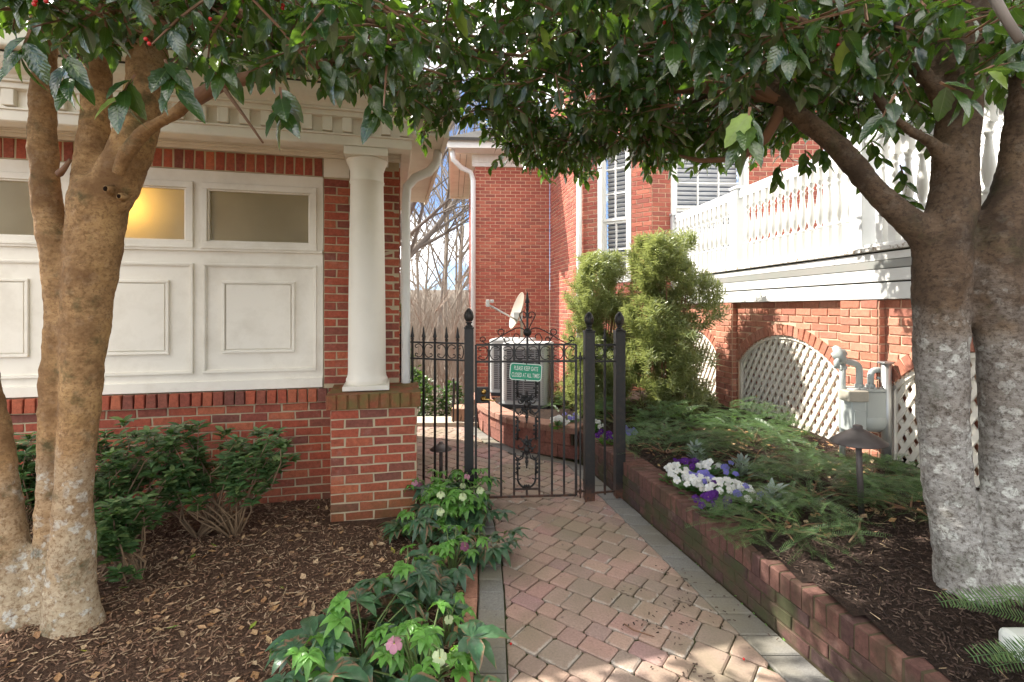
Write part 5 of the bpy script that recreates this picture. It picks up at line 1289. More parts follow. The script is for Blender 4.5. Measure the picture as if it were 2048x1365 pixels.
# right holly
rt = thing('holly_tree', 'twin-trunked holly with grey lichened bark at right in the raised bed', 'tree', (2.0, 2.13, .3))
trunk_mesh('trunk', [
    ch((1950, 1230, 2.10, .1600), (1918, 1100, 2.11, 0.0930), (1893, 950, 2.13, 0.0911), (1885, 800, 2.13, 0.0949), (1881, 650, 2.13, 0.0986), (1882, 540, 2.12, 0.1070), (1890, 460, 2.12, 0.1023), (1905, 400, 2.13, 0.0930), (1912, 300, 2.14, 0.0837), (1918, 200, 2.14, 0.0818), (1922, 120, 2.14, 0.1097), (1924, 20, 2.14, 0.1116), (1930, -200, 2.14, 0.0930)),
    ch((2020, 1250, 2.08, .1900), (2022, 1120, 2.08, 0.1050), (2022, 950, 2.07, 0.1020), (2020, 800, 2.07, 0.1020), (2012, 690, 2.08, 0.1060), (1990, 560, 2.10, 0.1097), (1998, 460, 2.10, 0.0930), (2022, 380, 2.1, 0.0698), (2040, 280, 2.1, 0.0632), (2056, 130, 2.1, 0.0614), (2085, -100, 2.08, 0.0558)),
    ch((1880, 500, 2.12, 0.0930), (1850, 468, 2.12, 0.0698), (1800, 430, 2.14, 0.0539), (1740, 372, 2.16, 0.0502), (1680, 300, 2.2, 0.0484), (1620, 248, 2.24, 0.0446), (1565, 205, 2.28, 0.0418), (1540, 150, 2.34, 0.0353)),
    ch((1895, 330, 2.12, 0.0465), (1868, 292, 2.10, 0.0279), (1815, 258, 2.08, 0.0223), (1765, 210, 2.06, 0.0214), (1728, 150, 2.05, 0.0195), (1705, 110, 2.05, 0.0167)),
    ch((1900, 200, 2.14, 0.0651), (1868, 150, 2.18, 0.0512), (1830, 90, 2.22, 0.0418), (1795, 40, 2.26, 0.0391), (1770, -40, 2.3, 0.0326)),
    ch((1888, 220, 2.14, 0.0465), (1855, 160, 2.12, 0.0335), (1800, 108, 2.12, 0.0316), (1750, 128, 2.12, 0.0279), (1690, 140, 2.15, 0.0223)),
], M_BARKR, rt)
S_ = [at(1560, 200, 2.28), at(1780, 0, 2.28), at(1930, 0, 2.14), at(1700, 140, 2.15)]
limbs(rt, S_, [(Vector((.7, 2.9, 2.75)), .026, .006), (Vector((.5, 2.6, 3.2)), .030, .008), (Vector((1.6, 3.2, 3.2)), .026, .008), (Vector((.7, 1.9, 2.7)), .016, .005), (Vector((1.1, 3.5, 2.85)), .022, .006), (Vector((.2, 3.3, 3.2)), .03, .008),
    (Vector((2.3, 3.0, 3.2)), .024, .008), (Vector((1.0, 1.5, 2.5)), .014, .004), (Vector((.35, 3.8, 2.95)), .024, .006), (Vector((.9, 2.3, 3.3)), .025, .008), (Vector((1.4, 2.6, 3.3)), .02, .006), (Vector((.5, 2.2, 2.7)), .012, .004)], 8)
mb = MB(); mb.tube([at(*q) for q in ((1565, 215, 2.28), (1530, 280, 2.35), (1480, 318, 2.5), (1400, 322, 2.7), (1360, 312, 2.8))], [.028, .022, .017, .012, .007], 8); mb.build('limb', M_TWIG, rt, True)
mb = MB(); mb.tube([at(*q) for q in ((1985, -10, 1.3), (2010, 35, 1.28), (2040, 82, 1.26))], [.012, .011, .010], 8); mb.build('pale_dead_branch', M_BARE, rt, True)
lv, tw = holly_leaves(.10, 2.9, 2500, 260, 33)
for q in ((1500, 215, 1.45, (-.1, 0, -1), 9, .105), (1790, 190, 1.5, (-.3, 0, -.6), 6, .095), (1880, 165, 1.5, (.5, 0, -.35), 7, .09), (1950, 150, 1.5, (.6, 0, .2), 7, .09), (1420, 60, 1.6, (0, 0, -.8), 8, .10), (1700, 60, 1.6, (.1, 0, -.8), 7, .10), (1560, 40, 1.5, (.2, 0, -.8), 8, .10),
          (1250, 70, 1.7, (0, 0, -.7), 8, .095), (1340, 20, 1.5, (.1, 0, -.9), 8, .10), (1720, 330, 2.4, (.3, 0, -.6), 8, .08), (1780, 390, 2.3, (.5, 0, -.2), 7, .075), (1640, 290, 2.6, (.2, 0, -.6), 9, .08), (1840, 260, 2.2, (.3, 0, -.4), 6, .08), (1680, 250, 2.6, (.2, 0, -.7), 9, .075), (1610, 300, 2.8, (.1, 0, -.8), 9, .08), (1740, 280, 2.5, (.3, 0, -.6), 9, .075), (1800, 330, 2.35, (.2, 0, -.7), 7, .07), (1560, 330, 2.9, (-.1, 0, -.7), 9, .08), (1700, 200, 2.6, (.4, 0, -.4), 9, .075), (1765, 225, 2.4, (.3, 0, -.5), 8, .075), (1830, 200, 2.2, (.3, 0, -.4), 8, .07)):
    sprig(lv, tw, at(*q[:3]), q[3], .11, q[4], q[5], int(q[0]))
dress_tree(rt, lv, tw)
berries(rt, [(1334, 38, 1.5, 1), (1678, 92, 1.8, 1), (1150, 20, 1.7, 1), (1740, 60, 1.8, 1)])
# ------------------------------------------------------------------ shrubs by the garage wall
def leafmesh(name, tpl, mat): return fast(name, tpl[0], tpl[1], mat, tpl[2][tpl[1].ravel()])
SK = [leafmesh('leaf', leaf_template(5, .225, 0, .10, d_, .9), M_SKIM) for d_ in (.08, .2, .35)]
def broadleaf(name, label, base, tips, seed, nleaf=12, size=.062, group=None, stems=True, cap=295):
    r = random.Random(seed); t = thing(name, label, 'shrub', base, 0, group); b0 = Vector(base); n_ = 0; rest = []
    for p in tips:
        p = Vector(p)-b0; mid = Vector((p.x*.6+r.uniform(-.10, .10), p.y*.6+r.uniform(-.06, .06), p.z*.5)); ka = R.choice((0, 1, 2)); k = Vector((ka*.13-.13+r.uniform(-.02, .02), (ka % 2)*.06+r.uniform(-.02, .02), -.02))
        mb = MB(); mb.tube([k, k.lerp(mid, .4)+Vector((r.uniform(-.06, .06), r.uniform(-.04, .04), .03)), mid, mid.lerp(p, .55)+Vector((r.uniform(-.05, .05), r.uniform(-.03, .03), .03)), p], [.008, .006, .0048, .0036, .002], 6)
        mb.build('stem', M_SHSTEM, t, True, True)
        for (q, m) in ((p, nleaf), (mid.lerp(p, .72), nleaf-3), (mid.lerp(p, .42)+Vector((r.uniform(-.07, .07), r.uniform(-.06, .06), 0)), nleaf-4)):
            for i in range(max(0, m)):
                a = i*2.4+r.random(); e = r.uniform(.05, .75)
                ax = Vector((math.cos(a), math.sin(a), e)).normalized()
                B = basis(q+Vector((0, 0, r.uniform(-.03, .015))), ax, (r.uniform(-.3, .3), r.uniform(-.5, .1), 1), size*r.uniform(.7, 1.15)); n_ += 1
                if n_ <= cap: link('leaf', r.choice(SK), t, True, 0, Matrix(B.tolist()))
                else: rest.append(B)
    if rest:
        T_ = leaf_template(4, .19, 0, .1, .2, .9); V, F, uv = scatter(*T_, np.array(rest)); o = link('foliage', fast('foliage', V, F, M_SKIM, uv), t, True); o['kind'] = 'stuff'
    return t
def tips(cx, cy_, rx, ry, z0, z1, n_, seed):
    r = random.Random(seed); out = []
    for i in range(n_):
        a = r.random()*6.28; q = math.sqrt(r.random()); out.append((cx+rx*q*math.cos(a), cy_+ry*q*math.sin(a), z0+(z1-z0)*(r.random()**.6)*(1-.25*q)))
    return out
g2 = 'evergreen shrubs against the garage brick'
broadleaf('evergreen_shrub', 'open evergreen shrub with bare crooked stems just left of the brick pier', (-2.02, 3.42, 0), tips(-1.98, 3.42, .58, .26, .34, .80, 44, 4), 4, 17, .080, g2)
broadleaf('evergreen_shrub', 'taller leafy evergreen shrub in the middle, right beside the left holly trunk', (-2.62, 3.2, 0), tips(-2.55, 3.25, .48, .26, .30, .86, 40, 5), 5, 17, .080, g2)
broadleaf('evergreen_shrub', 'low dark leggy shrub tucked close behind the left holly trunk', (-2.25, 2.85, 0), tips(-2.22, 2.88, .16, .14, .06, .50, 22, 6), 6, 15, .070, g2)
broadleaf('evergreen_shrub', 'leafy shrub at the left edge of the picture behind the leaning holly stem', (-3.15, 3.1, 0), tips(-3.1, 3.12, .36, .2, .25, .86, 36, 7), 7, 16, .078, g2)

# ------------------------------------------------------------------ hellebores along the path edge
def leaflet(mb, base, ang_, L, w_, lift, droop, curl=0, n_=6):
    d = Vector((math.cos(ang_), math.sin(ang_), 0)); s_ = Vector((-d.y, d.x, 0)); V = []; F = []; UV = []
    for i in range(n_+1):
        t = i/n_; ww = w_*math.sin(PI*min(1, t**.75))**.85 if 0 < t < 1 else .0015
        ww *= 1+(.07 if i % 2 else -.07)
        p = Vector(base)+d*(L*t*(1-.22*t*droop))+Vector((0, 0, L*(lift*t-droop*t*t)))
        for q in (-1, 0, 1): V.append(p+s_*ww*q+Vector((0, 0, abs(q)*ww*.35))); UV.append((.5+.5*q, t))
    for i in range(n_): k = i*3; F += [(k, k+1, k+4, k+3), (k+1, k+2, k+5, k+4)]
    k0 = len(mb.v); mb.add(V, F); mb.uv += UV
def palm_leaf(seed, mat, L=.15, w_=.026, k=7, stem=.14):
    r = random.Random(seed); mb = MB(); mb.uv = []
    for i in range(k):
        a = -2.0+4.0*i/(k-1)+r.uniform(-.12, .12); leaflet(mb, (0, 0, 0), a, L*(1-.28*abs(i-(k-1)/2)/((k-1)/2))*r.uniform(.88, 1.1), w_*r.uniform(.85, 1.15), r.uniform(.0, .45), r.uniform(.35, .85))
    me = mb.mesh('leaf', mat, True); l = me.uv_layers.new(name='UVMap')
    for lp in me.loops: l.data[lp.index].uv = mb.uv[lp.vertex_index]
    return me
HD = [palm_leaf(i, M_HELL, .155, .028) for i in range(5)]; HL = [palm_leaf(20+i, M_HELLY, .085, .017, 6) for i in range(4)]
def flower_mesh(mat, r0, cup, k=5, seed=0, pw=.56):
    mb = MB(); rr = random.Random(seed)
    for i in range(k):
        a = i*2*PI/k; V = []; n_ = 4
        for j in range(n_+1):
            t = j/n_; ww = r0*pw*math.sin(PI*(.12+.80*t))**.8; rad_ = r0*(.1+.9*math.sin(t*PI/2)) if cup else r0*(.08+.92*t); z = -cup*r0*(t**1.6)
            for q in (-1, 0, 1): V.append((rad_*math.cos(a)-q*ww*math.sin(a), rad_*math.sin(a)+q*ww*math.cos(a), z+.0015*i+(.004 if q else 0)))
        F = []
        for j in range(n_): kk = j*3; F += [(kk, kk+1, kk+4, kk+3), (kk+1, kk+2, kk+5, kk+4)]
        mb.add(V, F, 0)
    mb.lathe([(.001, -.004-.004), (r0*.2, -.004), (r0*.16, .001), (.001, .003)], 8, None, 1)
    return mb.mesh('flower', [mat, M_YEL], True)
FW = {k: flower_mesh(m, .029, .62, 5, 0, .47) for k, m in (('white', M_PG), ('pink', M_PP), ('plum', M_PD))}
def hellebore(px, py, s, nd, nl, flowers, seed, label, z=0.0):
    Y = EYE*1000/(py-618); x = (px-1024)*Y/1000; r = random.Random(seed)
    t = thing('hellebore', label, 'hellebore', (x, Y, zleft(x, Y)), 0, 'hellebores along the left edge of the path')
    nd = round(nd*1.7); nl = round(nl*1.7)
    for i in range(nd+nl):
        young = i >= nd; a = r.random()*6.28; R0 = s*(r.uniform(.03, .21) if young else r.uniform(.08, .25)); h = s*(r.uniform(.14, .30) if young else r.uniform(.07, .23))
        p = Vector((R0*math.cos(a), R0*math.sin(a)*.8, h)); k = Vector((r.uniform(-.02, .02), r.uniform(-.02, .02), 0))
        mb = MB(); mb.tube([k, k.lerp(p, .5)+Vector((0, 0, h*.22)), p], [.005*s, .0042*s, .003*s], 5, False); mb.build('stem', M_STEM, t, True, True)
        M = Matrix.Translation(p) @ Euler((r.uniform(-.25, .25), r.uniform(-.1, .35), a+r.uniform(-.4, .4)), 'XYZ').to_matrix().to_4x4() @ Matrix.Scale(s*r.uniform(.8, 1.15), 4)
        link('leaf', r.choice(HL if young else HD), t, True, 0, M)
    for i, f in enumerate(flowers):
        a = r.uniform(3.3, 6.1); p = Vector((s*.20*math.cos(a)*r.uniform(.4, 1.2), s*.20*math.sin(a), s*r.uniform(.22, .31)))
        mb = MB(); mb.tube([(0, 0, 0), p*.6+Vector((0, 0, s*.12)), p+Vector((0, 0, .03*s)), p], [.0045, .004, .003, .0025], 5, False); mb.build('flower_stem', M_STEM, t, True, True)
        M = Matrix.Translation(p) @ Euler((r.uniform(.5, 1.1), r.uniform(-.3, .3), r.uniform(-.5, .5))).to_matrix().to_4x4() @ Matrix.Scale(s*r.uniform(.85, 1.1), 4); link('flower', FW[f], t, True, 0, M)
    return t
hellebore(722, 1345, 1.08, 9, 2, [], 1, 'large hellebore with long dark browning leaves at the bottom centre of the picture')
hellebore(845, 1400, 1.0, 4, 13, ['pink', 'white', 'white'], 2, 'hellebore with pink and white flowers at the bottom edge beside the brick curb')
hellebore(600, 1420, .95, 6, 5, [], 3, 'leftmost hellebore at the bottom edge, flowerless with pale new leaves')
hellebore(890, 1290, .75, 5, 2, ['white'], 4, 'small dark hellebore next to the curb with one greenish white flower')
hellebore(815, 1215, .95, 8, 3, [], 5, 'dark hellebore with broad drooping leaves below the brick pier')
hellebore(905, 1160, .85, 4, 9, ['plum'], 6, 'bright green hellebore with one plum flower halfway along the curb')
hellebore(850, 1090, .9, 7, 5, ['white'], 7, 'hellebore touching the right foot of the brick pier')
hellebore(905, 1060, 1.08, 4, 20, ['white', 'white', 'white'], 8, 'dense bright green hellebore with white flowers in front of the left gate post')
hellebore(862, 1025, .95, 4, 12, ['pink', 'plum'], 9, 'hellebore with pinkish flowers in front of the iron fence')
hellebore(925, 1010, .95, 3, 12, ['pink', 'white'], 10, 'hellebore growing at the base of the latch post')
hellebore(962, 1125, .85, 7, 1, [], 11, 'trailing hellebore with torn brown leaves spilling over the curb on to the pavers')
hellebore(965, 1050, .75, 6, 2, [], 12, 'withered hellebore spilling on to the pavers just in front of the gate')

# ------------------------------------------------------------------ yews, podocarpus, bedding plants on the right
def frond(seed, L=.34, nd=.034, pairs=26, nw=.0017):
    r = random.Random(seed); V = []; F = []; UV = []
    def strip(a, c, w0, up):
        d = (c-a).normalized(); s_ = d.cross(up).normalized()*w0; k = len(V)
        V.extend([a-s_*.6, a+s_*.6, a.lerp(c, .6)+s_, c, a.lerp(c, .6)-s_]); F.append((k, k+1, k+2, k+4)); F.append((k+4, k+2, k+3, k+3))
    f = lambda t: Vector((0, L*t, L*(.16*t-.30*t*t)))
    for i in range(6): strip(f(i/6), f((i+1)/6), .0016, Vector((0, 0, 1)))
    for i in range(pairs):
        t = .06+.93*i/pairs; p = f(t); l = nd*(1-.45*t**3)*min(1, .5+t*3)
        for s_ in (-1, 1): strip(p, p+Vector((s_*l*.88, l*.42, l*r.uniform(.12, .38))), nw, Vector((0, 0, 1)))
    V = np.array(V); F3 = []
    for q in F: F3.append(q if q[2] != q[3] else (q[0], q[1], q[2], q[0]))
    return V, np.array([(q[0], q[1], q[2], q[3]) for q in F])
def tri_mesh(name, V, F, mat):
    me = bpy.data.meshes.new(name); FF = [tuple(dict.fromkeys(q)) for q in F.tolist()]; me.from_pydata(V.tolist(), [], FF); me.materials.append(mat); me.update(); return me
FT = [frond(i) for i in range(3)]
def plum_yew(px, py, Yd, z0, rx, ry, h, n_, seed, label, lean=(0, 0), loc=None):
    loc = loc or tuple(Vector(((px-1024)*Yd/1000, Yd, z0))); r = random.Random(seed)
    t = thing('plum_yew', label, 'yew', loc, 0, 'spreading plum yews in the raised bed'); Ms = [[], [], []]
    for i in range(n_):
        a = r.random()*6.28; q = math.sqrt(r.random()); p = Vector((rx*q*math.cos(a)*.95, ry*q*math.sin(a)*.95, h*(1-.7*q*q)*(.25+.75*r.random()**.5)))
        a2 = a+r.gauss(0, .9) if q > .3 else r.random()*6.28
        ax = Vector((math.cos(a2)+lean[0], math.sin(a2)+lean[1], r.uniform(-.12, .42))).normalized(); p -= ax*.12
        Ms[i % 3].append(basis(p, ax, (r.uniform(-.6, .6), r.uniform(-.6, .3), 1), r.uniform(.42, .85)))
    VV = []; FF = []; k = 0
    for j in range(3):
        V, F, _ = scatter(FT[j][0], FT[j][1], None, np.array(Ms[j])); VV.append(V); FF.append(F+k); k += len(V)
    o = link('foliage', tri_mesh('foliage', np.concatenate(VV), np.concatenate(FF), M_YEW), t, True); o['kind'] = 'stuff'
    for i in range(7):
        a = i*.9; mb = MB(); mb.tube([(0, 0, 0), (rx*.35*math.cos(a), ry*.35*math.sin(a), h*.2), (rx*.6*math.cos(a), ry*.6*math.sin(a), h*.22)], [.007, .005, .003], 5); mb.build('stem', M_TWIG, t, True, True)
    return t
for q in (
    (0, 0, 0, 0, .42, .36, .26, 210, 1, 'plum yew spilling over the wall cap just past the white and purple pansies', (-.35, -.2), (1.50, 2.78, .30)),
    (0, 0, 0, 0, .45, .40, .30, 210, 2, 'plum yew around the foot of the large path light', (0, 0), (1.95, 3.25, .33)),
    (0, 0, 0, 0, .5, .45, .36, 250, 3, 'full plum yew between the pansies and the middle lattice arch', (0, 0), (1.85, 3.85, .34)),
    (0, 0, 0, 0, .45, .45, .40, 250, 4, 'tall sunlit plum yew against the middle lattice arch', (0, 0), (2.15, 4.45, .36)),
    (0, 0, 0, 0, .45, .45, .36, 220, 5, 'plum yew under the tall podocarpus behind the right gate post', (0, 0), (1.55, 4.75, .33)),
    (0, 0, 0, 0, .40, .38, .30, 200, 6, 'plum yew filling the corner behind the hinge side posts', (0, 0), (1.30, 4.25, .32)),
    (0, 0, 0, 0, .42, .40, .34, 200, 7, 'plum yew seen between the two right gate posts', (0, 0), (1.12, 5.35, .32)),
    (0, 0, 0, 0, .40, .35, .20, 170, 8, 'low plum yew beside the grey trunk under the gas meter', (0, 0), (2.35, 2.95, .36)),
    (0, 0, 0, 0, .35, .30, .18, 130, 9, 'sparse plum yew between metal pole and grey trunk', (0, 0), (2.45, 3.4, .38)),
    (0, 0, 0, 0, .32, .30, .32, 170, 10, 'light green plum yew beside the front air conditioner', (0, 0), (.78, 6.2, .29)),
): plum_yew(*q[:11], loc=q[11]) if False else plum_yew(q[0], q[1], q[2], q[3], q[4], q[5], q[6], q[7], q[8], q[9], q[10], q[11])
# nearest yew at the lower right edge, a few long sprays
ny = thing('plum_yew', 'plum yew with long flat sprays reaching in from the lower right edge', 'yew', (1.98, 1.62, .30), 0, 'spreading plum yews in the raised bed')
FB = frond(9, .42, .052, 34, .0028); fm = tri_mesh('spray', FB[0], FB[1], M_YEW)
for i, (x, y, z, ax, nr, s) in enumerate(((1.99, 1.60, .45, (-1, .06, .0), (0, -.6, 1), 1.0), (1.98, 1.66, .40, (-1, .0, -.05), (0, -.7, 1), .9), (2.02, 1.70, .55, (-1, .1, .02), (0, -.6, 1), 1.05), (1.98, 1.80, .50, (-1, .02, .05), (0, -.6, 1), 1.0), (1.90, 1.58, .46, (-1, .05, .02), (0, -.5, 1), 1.0), (2.05, 1.55, .42, (-1, .25, -.05), (.1, -.5, 1), .8), (1.85, 1.45, .34, (-1, .2, -.1), (.2, -.4, 1), .7), (1.92, 1.75, .42, (-.8, .5, .1), (0, -.6, 1), .7), (1.80, 1.36, .36, (-1, .1, 0), (0, -.5, 1), .7), (2.0, 1.65, .50, (-.9, -.3, .3), (0, -.6, 1), .8), (1.9, 1.40, .42, (-1, .35, .15), (0, -.5, 1), .8))):
    link('spray', fm, ny, False, 0, Matrix(basis((x, y, z), ax, nr, s).tolist()))
    mb = MB(); mb.tube([(2.1, 1.5, .28), (x*.4+2.1*.6, y*.4+1.5*.6, z*.8+.05), (x, y, z)], [.006, .004, .003], 5); mb.build('stem', M_TWIG, ny, True)
def podocarpus(loc, rx, h, n_, seed, label, zb=.10):
    r = random.Random(seed); t = thing('podocarpus', label, 'shrub', loc, 0, 'tall feathery podocarpus shrubs by the porch'); Ms = []
    for i in range(n_):
        a = r.random()*6.28; z = zb+(h-zb)*r.random(); q = math.sqrt(r.random()); prof = (.55+.45*math.sin(PI*min(1, .18+.8*z/h)))*(.80+.8*noise.noise(Vector((math.cos(a)*1.3, math.sin(a)*1.3, z*2.6+seed))))
        if noise.noise(Vector((math.cos(a)*2.2*q, math.sin(a)*2.2*q, z*3.1+seed*3))) < -.16: continue
        p = Vector((rx*prof*q*math.cos(a), rx*prof*q*math.sin(a), z)); d = Vector((math.cos(a)*.7, math.sin(a)*.7, r.uniform(.15, 1.2))).normalized()
        k = r.randint(11, 15); s1 = d.cross(Vector((0, 0, 1))).normalized(); u1 = s1.cross(d)
        for j in range(k):
            b_ = j*2.4; rd = s1*math.cos(b_)+u1*math.sin(b_)
            Ms.append(basis(p+d*(.10*j/k), (d*.75+rd*.8+Vector((0, 0, r.uniform(-.2, .1)))), (rd.z, -rd.x, 1), r.uniform(.05, .085)))
    T_ = (np.array([(-.04, 0, 0), (.04, 0, 0), (.09, .5, -.02), (-.09, .5, -.02), (.01, 1, -.12), (-.01, 1, -.12)]), np.array([(0, 1, 2, 3), (3, 2, 4, 5)]), np.array([(.4, 0), (.6, 0), (.6, .5), (.4, .5), (.5, 1), (.5, 1)]))
    V, F, uv = scatter(*T_, np.array(Ms)); o = link('foliage', fast('foliage', V, F, M_POD, uv), t, True); o['kind'] = 'stuff'
    for i in range(9):
        a = r.random()*6.28; q = rx*r.uniform(.2, .6); mb = MB(); mb.tube([(q*.2*math.cos(a), q*.2*math.sin(a), -.05), (q*.6*math.cos(a), q*.6*math.sin(a), h*.4), (q*math.cos(a), q*math.sin(a), h*r.uniform(.7, .93))], [.013, .009, .004], 6); mb.build('stem', M_TWIG, t, True, True)
podocarpus((1.70, 5.60, .33), .54, 1.98, 4300, 1, 'taller sunlit podocarpus shrub in front of the white porch')
podocarpus((1.10, 6.35, .30), .52, 1.88, 3600, 2, 'podocarpus shrub to the left, behind the hinge post below the tall window')
podocarpus((.95, 5.95, .28), .36, .72, 900, 3, 'low sunlit podocarpus between the hinge post and the air conditioner', .02)
# pansies, silver plants
PF = {k: flower_mesh(m, .022, .16, 5, 3, .43) for k, m in (('white', M_PW), ('violet', M_PV), ('lavender', M_PB))}
PT = (np.array([(-.3, 0, 0), (.3, 0, 0), (.42, .55, .06), (-.42, .55, .06), (.05, 1, 0), (-.05, 1, 0)]), np.array([(0, 1, 2, 3), (3, 2, 4, 5)]), np.array([(0, 0), (1, 0), (1, .5), (0, .5), (.5, 1), (.5, 1)]))
def pansy(x, y, cols, n_, seed, label):
    r = random.Random(seed); t = thing('pansy', label, 'pansy', (x, y, zbed(x, y)), 0, 'pansies bedded along the wall'); Ms = []
    for i in range(70):
        a = r.random()*6.28; q = r.random()*.09; Ms.append(basis((q*math.cos(a), q*math.sin(a), r.uniform(.0, .085)*(1-q*5)+.01), (math.cos(a), math.sin(a), r.uniform(.1, .9)), (0, 0, 1), r.uniform(.03, .05)))
    V, F, uv = scatter(*PT, np.array(Ms)); o = link('foliage', fast('foliage', V, F, M_PANL, uv), t, True); o['kind'] = 'stuff'
    for i in range(n_):
        a = r.random()*6.28; q = math.sqrt(r.random())*.10
        M = Matrix.Translation((q*math.cos(a), q*math.sin(a), .075+.06*(1-q*8)+r.uniform(-.01, .02))) @ Euler((r.uniform(.5, 1.25), r.uniform(-.3, .3), r.uniform(-.9, .5))).to_matrix().to_4x4() @ Matrix.Scale(r.uniform(.95, 1.3), 4)
        link('flower', PF[r.choice(cols)], t, True, 0, M)
for i, (px, py, cols, n_, lb) in enumerate(((1352, 948, ['white'], 11, 'farthest white pansy of the bed behind the rowlock cap'), (1376, 940, ['violet'], 10, 'deep violet pansy behind the first white ones'),
    (1378, 968, ['white'], 14, 'white pansy clump nearest the wall cap in the middle of the row'), (1402, 966, ['lavender'], 10, 'lavender blue pansy in the middle of the row'), (1420, 946, ['white'], 10, 'white pansy beside the silver foliage'),
    (1428, 982, ['white'], 14, 'large white pansy clump right of the lavender ones'), (1424, 1008, ['violet'], 14, 'near violet pansy spilling towards the wall cap'), (1458, 985, ['violet', 'white'], 10, 'mixed violet and white pansy near the yew'),
    (1486, 1000, ['lavender', 'white'], 12, 'pale lavender and white pansy nearest the camera'), (1462, 952, ['lavender'], 5, 'single small lavender pansy at the back near the yew'),
    (1213, 873, ['violet'], 11, 'violet pansy seen between the two right gate posts'), (1252, 868, ['lavender'], 12, 'lavender pansy just right of the last gate post'), (1190, 852, ['white'], 8, 'small white pansy behind the hinge post'),
    (1118, 848, ['white'], 14, 'white pansy on the block wall seen through the gate'), (1140, 838, ['white', 'lavender'], 10, 'white and lavender pansy behind the gate bars on the block wall'))):
    Yd = (EYE-.36)*1000/(py-618); pansy((px-1024)*Yd/1000, Yd, cols, n_, 40+i, lb)
def dusty(x, y, seed, label):
    r = random.Random(seed); t = thing('dusty_miller', label, 'plant', (x, y, zbed(x, y)), 0, 'silver leaved bedding plants'); Ms = []
    for i in range(60):
        a = r.random()*6.28; q = r.random()*.05; Ms.append(basis((q*math.cos(a), q*math.sin(a), r.uniform(.02, .15)), (math.cos(a), math.sin(a), r.uniform(.2, 1.4)), (0, 0, 1), r.uniform(.04, .075), .5))
    V, F, uv = scatter(*PT, np.array(Ms)); o = link('foliage', fast('foliage', V, F, M_DUSTY, uv), t, True); o['kind'] = 'stuff'
dusty(1.45, 3.95, 1, 'silver leaved dusty miller behind the middle pansies'); dusty(1.66, 3.62, 2, 'silver leaved dusty miller beside the plum yew'); dusty(1.58, 3.05, 3, 'silver leaved dusty miller nearest the camera by the pansies')

# ------------------------------------------------------------------ beyond: bare trees, evergreens
def bare_tree(name, label, cat, loc, h, r0, seed, depth=5, lean=(0, 0), mat=None, spread=.6, group=None, first=.35):
    r = random.Random(seed); t = thing(name, label, cat, loc, 0, group); tr = MB(); br = MB()
    def grow(p, d, L, rr, lv):
        n_ = 4; P = [p]; q = p.copy(); dd = d.copy()
        for i in range(n_):
            dd = (dd+Vector((r.uniform(-1, 1), r.uniform(-1, 1), r.uniform(-.4, .7)))*(.16 if lv else .07)).normalized(); q = q+dd*L/n_; P.append(q.copy())
        rs = [rr*(1-.5*i/n_) for i in range(n_+1)]; (tr if lv == 0 else br).tube(P, rs, 8 if lv == 0 else (5 if lv < 3 else 3), False)
        if lv >= depth: return
        for k in range(r.randint(3, 5) if lv else r.randint(7, 9)):
            f = r.uniform(first if lv == 0 else .25, 1); i = min(n_-1, int(f*n_)); b_ = P[i].lerp(P[i+1], f*n_-i); a = r.random()*6.28
            nd = (dd*r.uniform(.4, .9)+Vector((math.cos(a), math.sin(a), r.uniform(-.1, .5)))*spread).normalized(); grow(b_, nd, L*r.uniform(.42, .68), rs[i]*.55, lv+1)
    grow(Vector((0, 0, -.2)), Vector((lean[0], lean[1], 1)).normalized(), h, r0, 0)
    tr.build('trunk', mat or M_BARE, t, True, True); o = br.build('branches', mat or M_BARE, t, True, True); o['kind'] = 'stuff'
    return t
gt_ = 'leafless trees beyond the path'
bare_tree('bare_tree', 'large leafless tree leaning over from behind the garage corner', 'tree', (-4.6, 15, -1.5), 9.5, .26, 3, 4, (.16, -.05), None, .75, gt_)
bare_tree('bare_tree', 'slim leafless tree standing in the middle of the gap', 'tree', (-3.6, 24, -1.7), 11, .12, 5, 4, (.02, 0), None, .5, gt_)
bare_tree('bare_tree', 'leafless tree with pale trunk close to the house wall', 'tree', (-2.4, 19, -1.7), 7.5, .10, 8, 4, (-.02, 0), M_BRUSH, .5, gt_)
bare_tree('bare_tree', 'farther leafless tree at the left of the gap', 'tree', (-7.2, 32, -1), 12, .22, 11, 4, (.05, 0), None, .6, gt_)
bare_tree('bare_tree', 'farther leafless tree at the right of the gap', 'tree', (-3.6, 36, -.5), 11, .2, 14, 4, (0, 0), None, .6, gt_)
for i, (x, y, h_, lb) in enumerate(((-2.9, 27, 7.5, 'thin leafless tree just left of the house corner, behind the brush'), (-5.4, 29, 8.5, 'thin leafless tree in the brush left of the slim tree'), (-4.6, 40, 9, 'distant leafless tree in the centre of the ridge'), (-8.6, 42, 10, 'distant leafless tree at the left end of the ridge'), (-6.6, 38, 8, 'distant leafless tree between the ridge trees'))):
    bare_tree('bare_tree', lb, 'tree', (x, y, zfar(x, y)), h_, .12, 60+i, 3, (0, 0), M_BRUSH, .55, gt_)
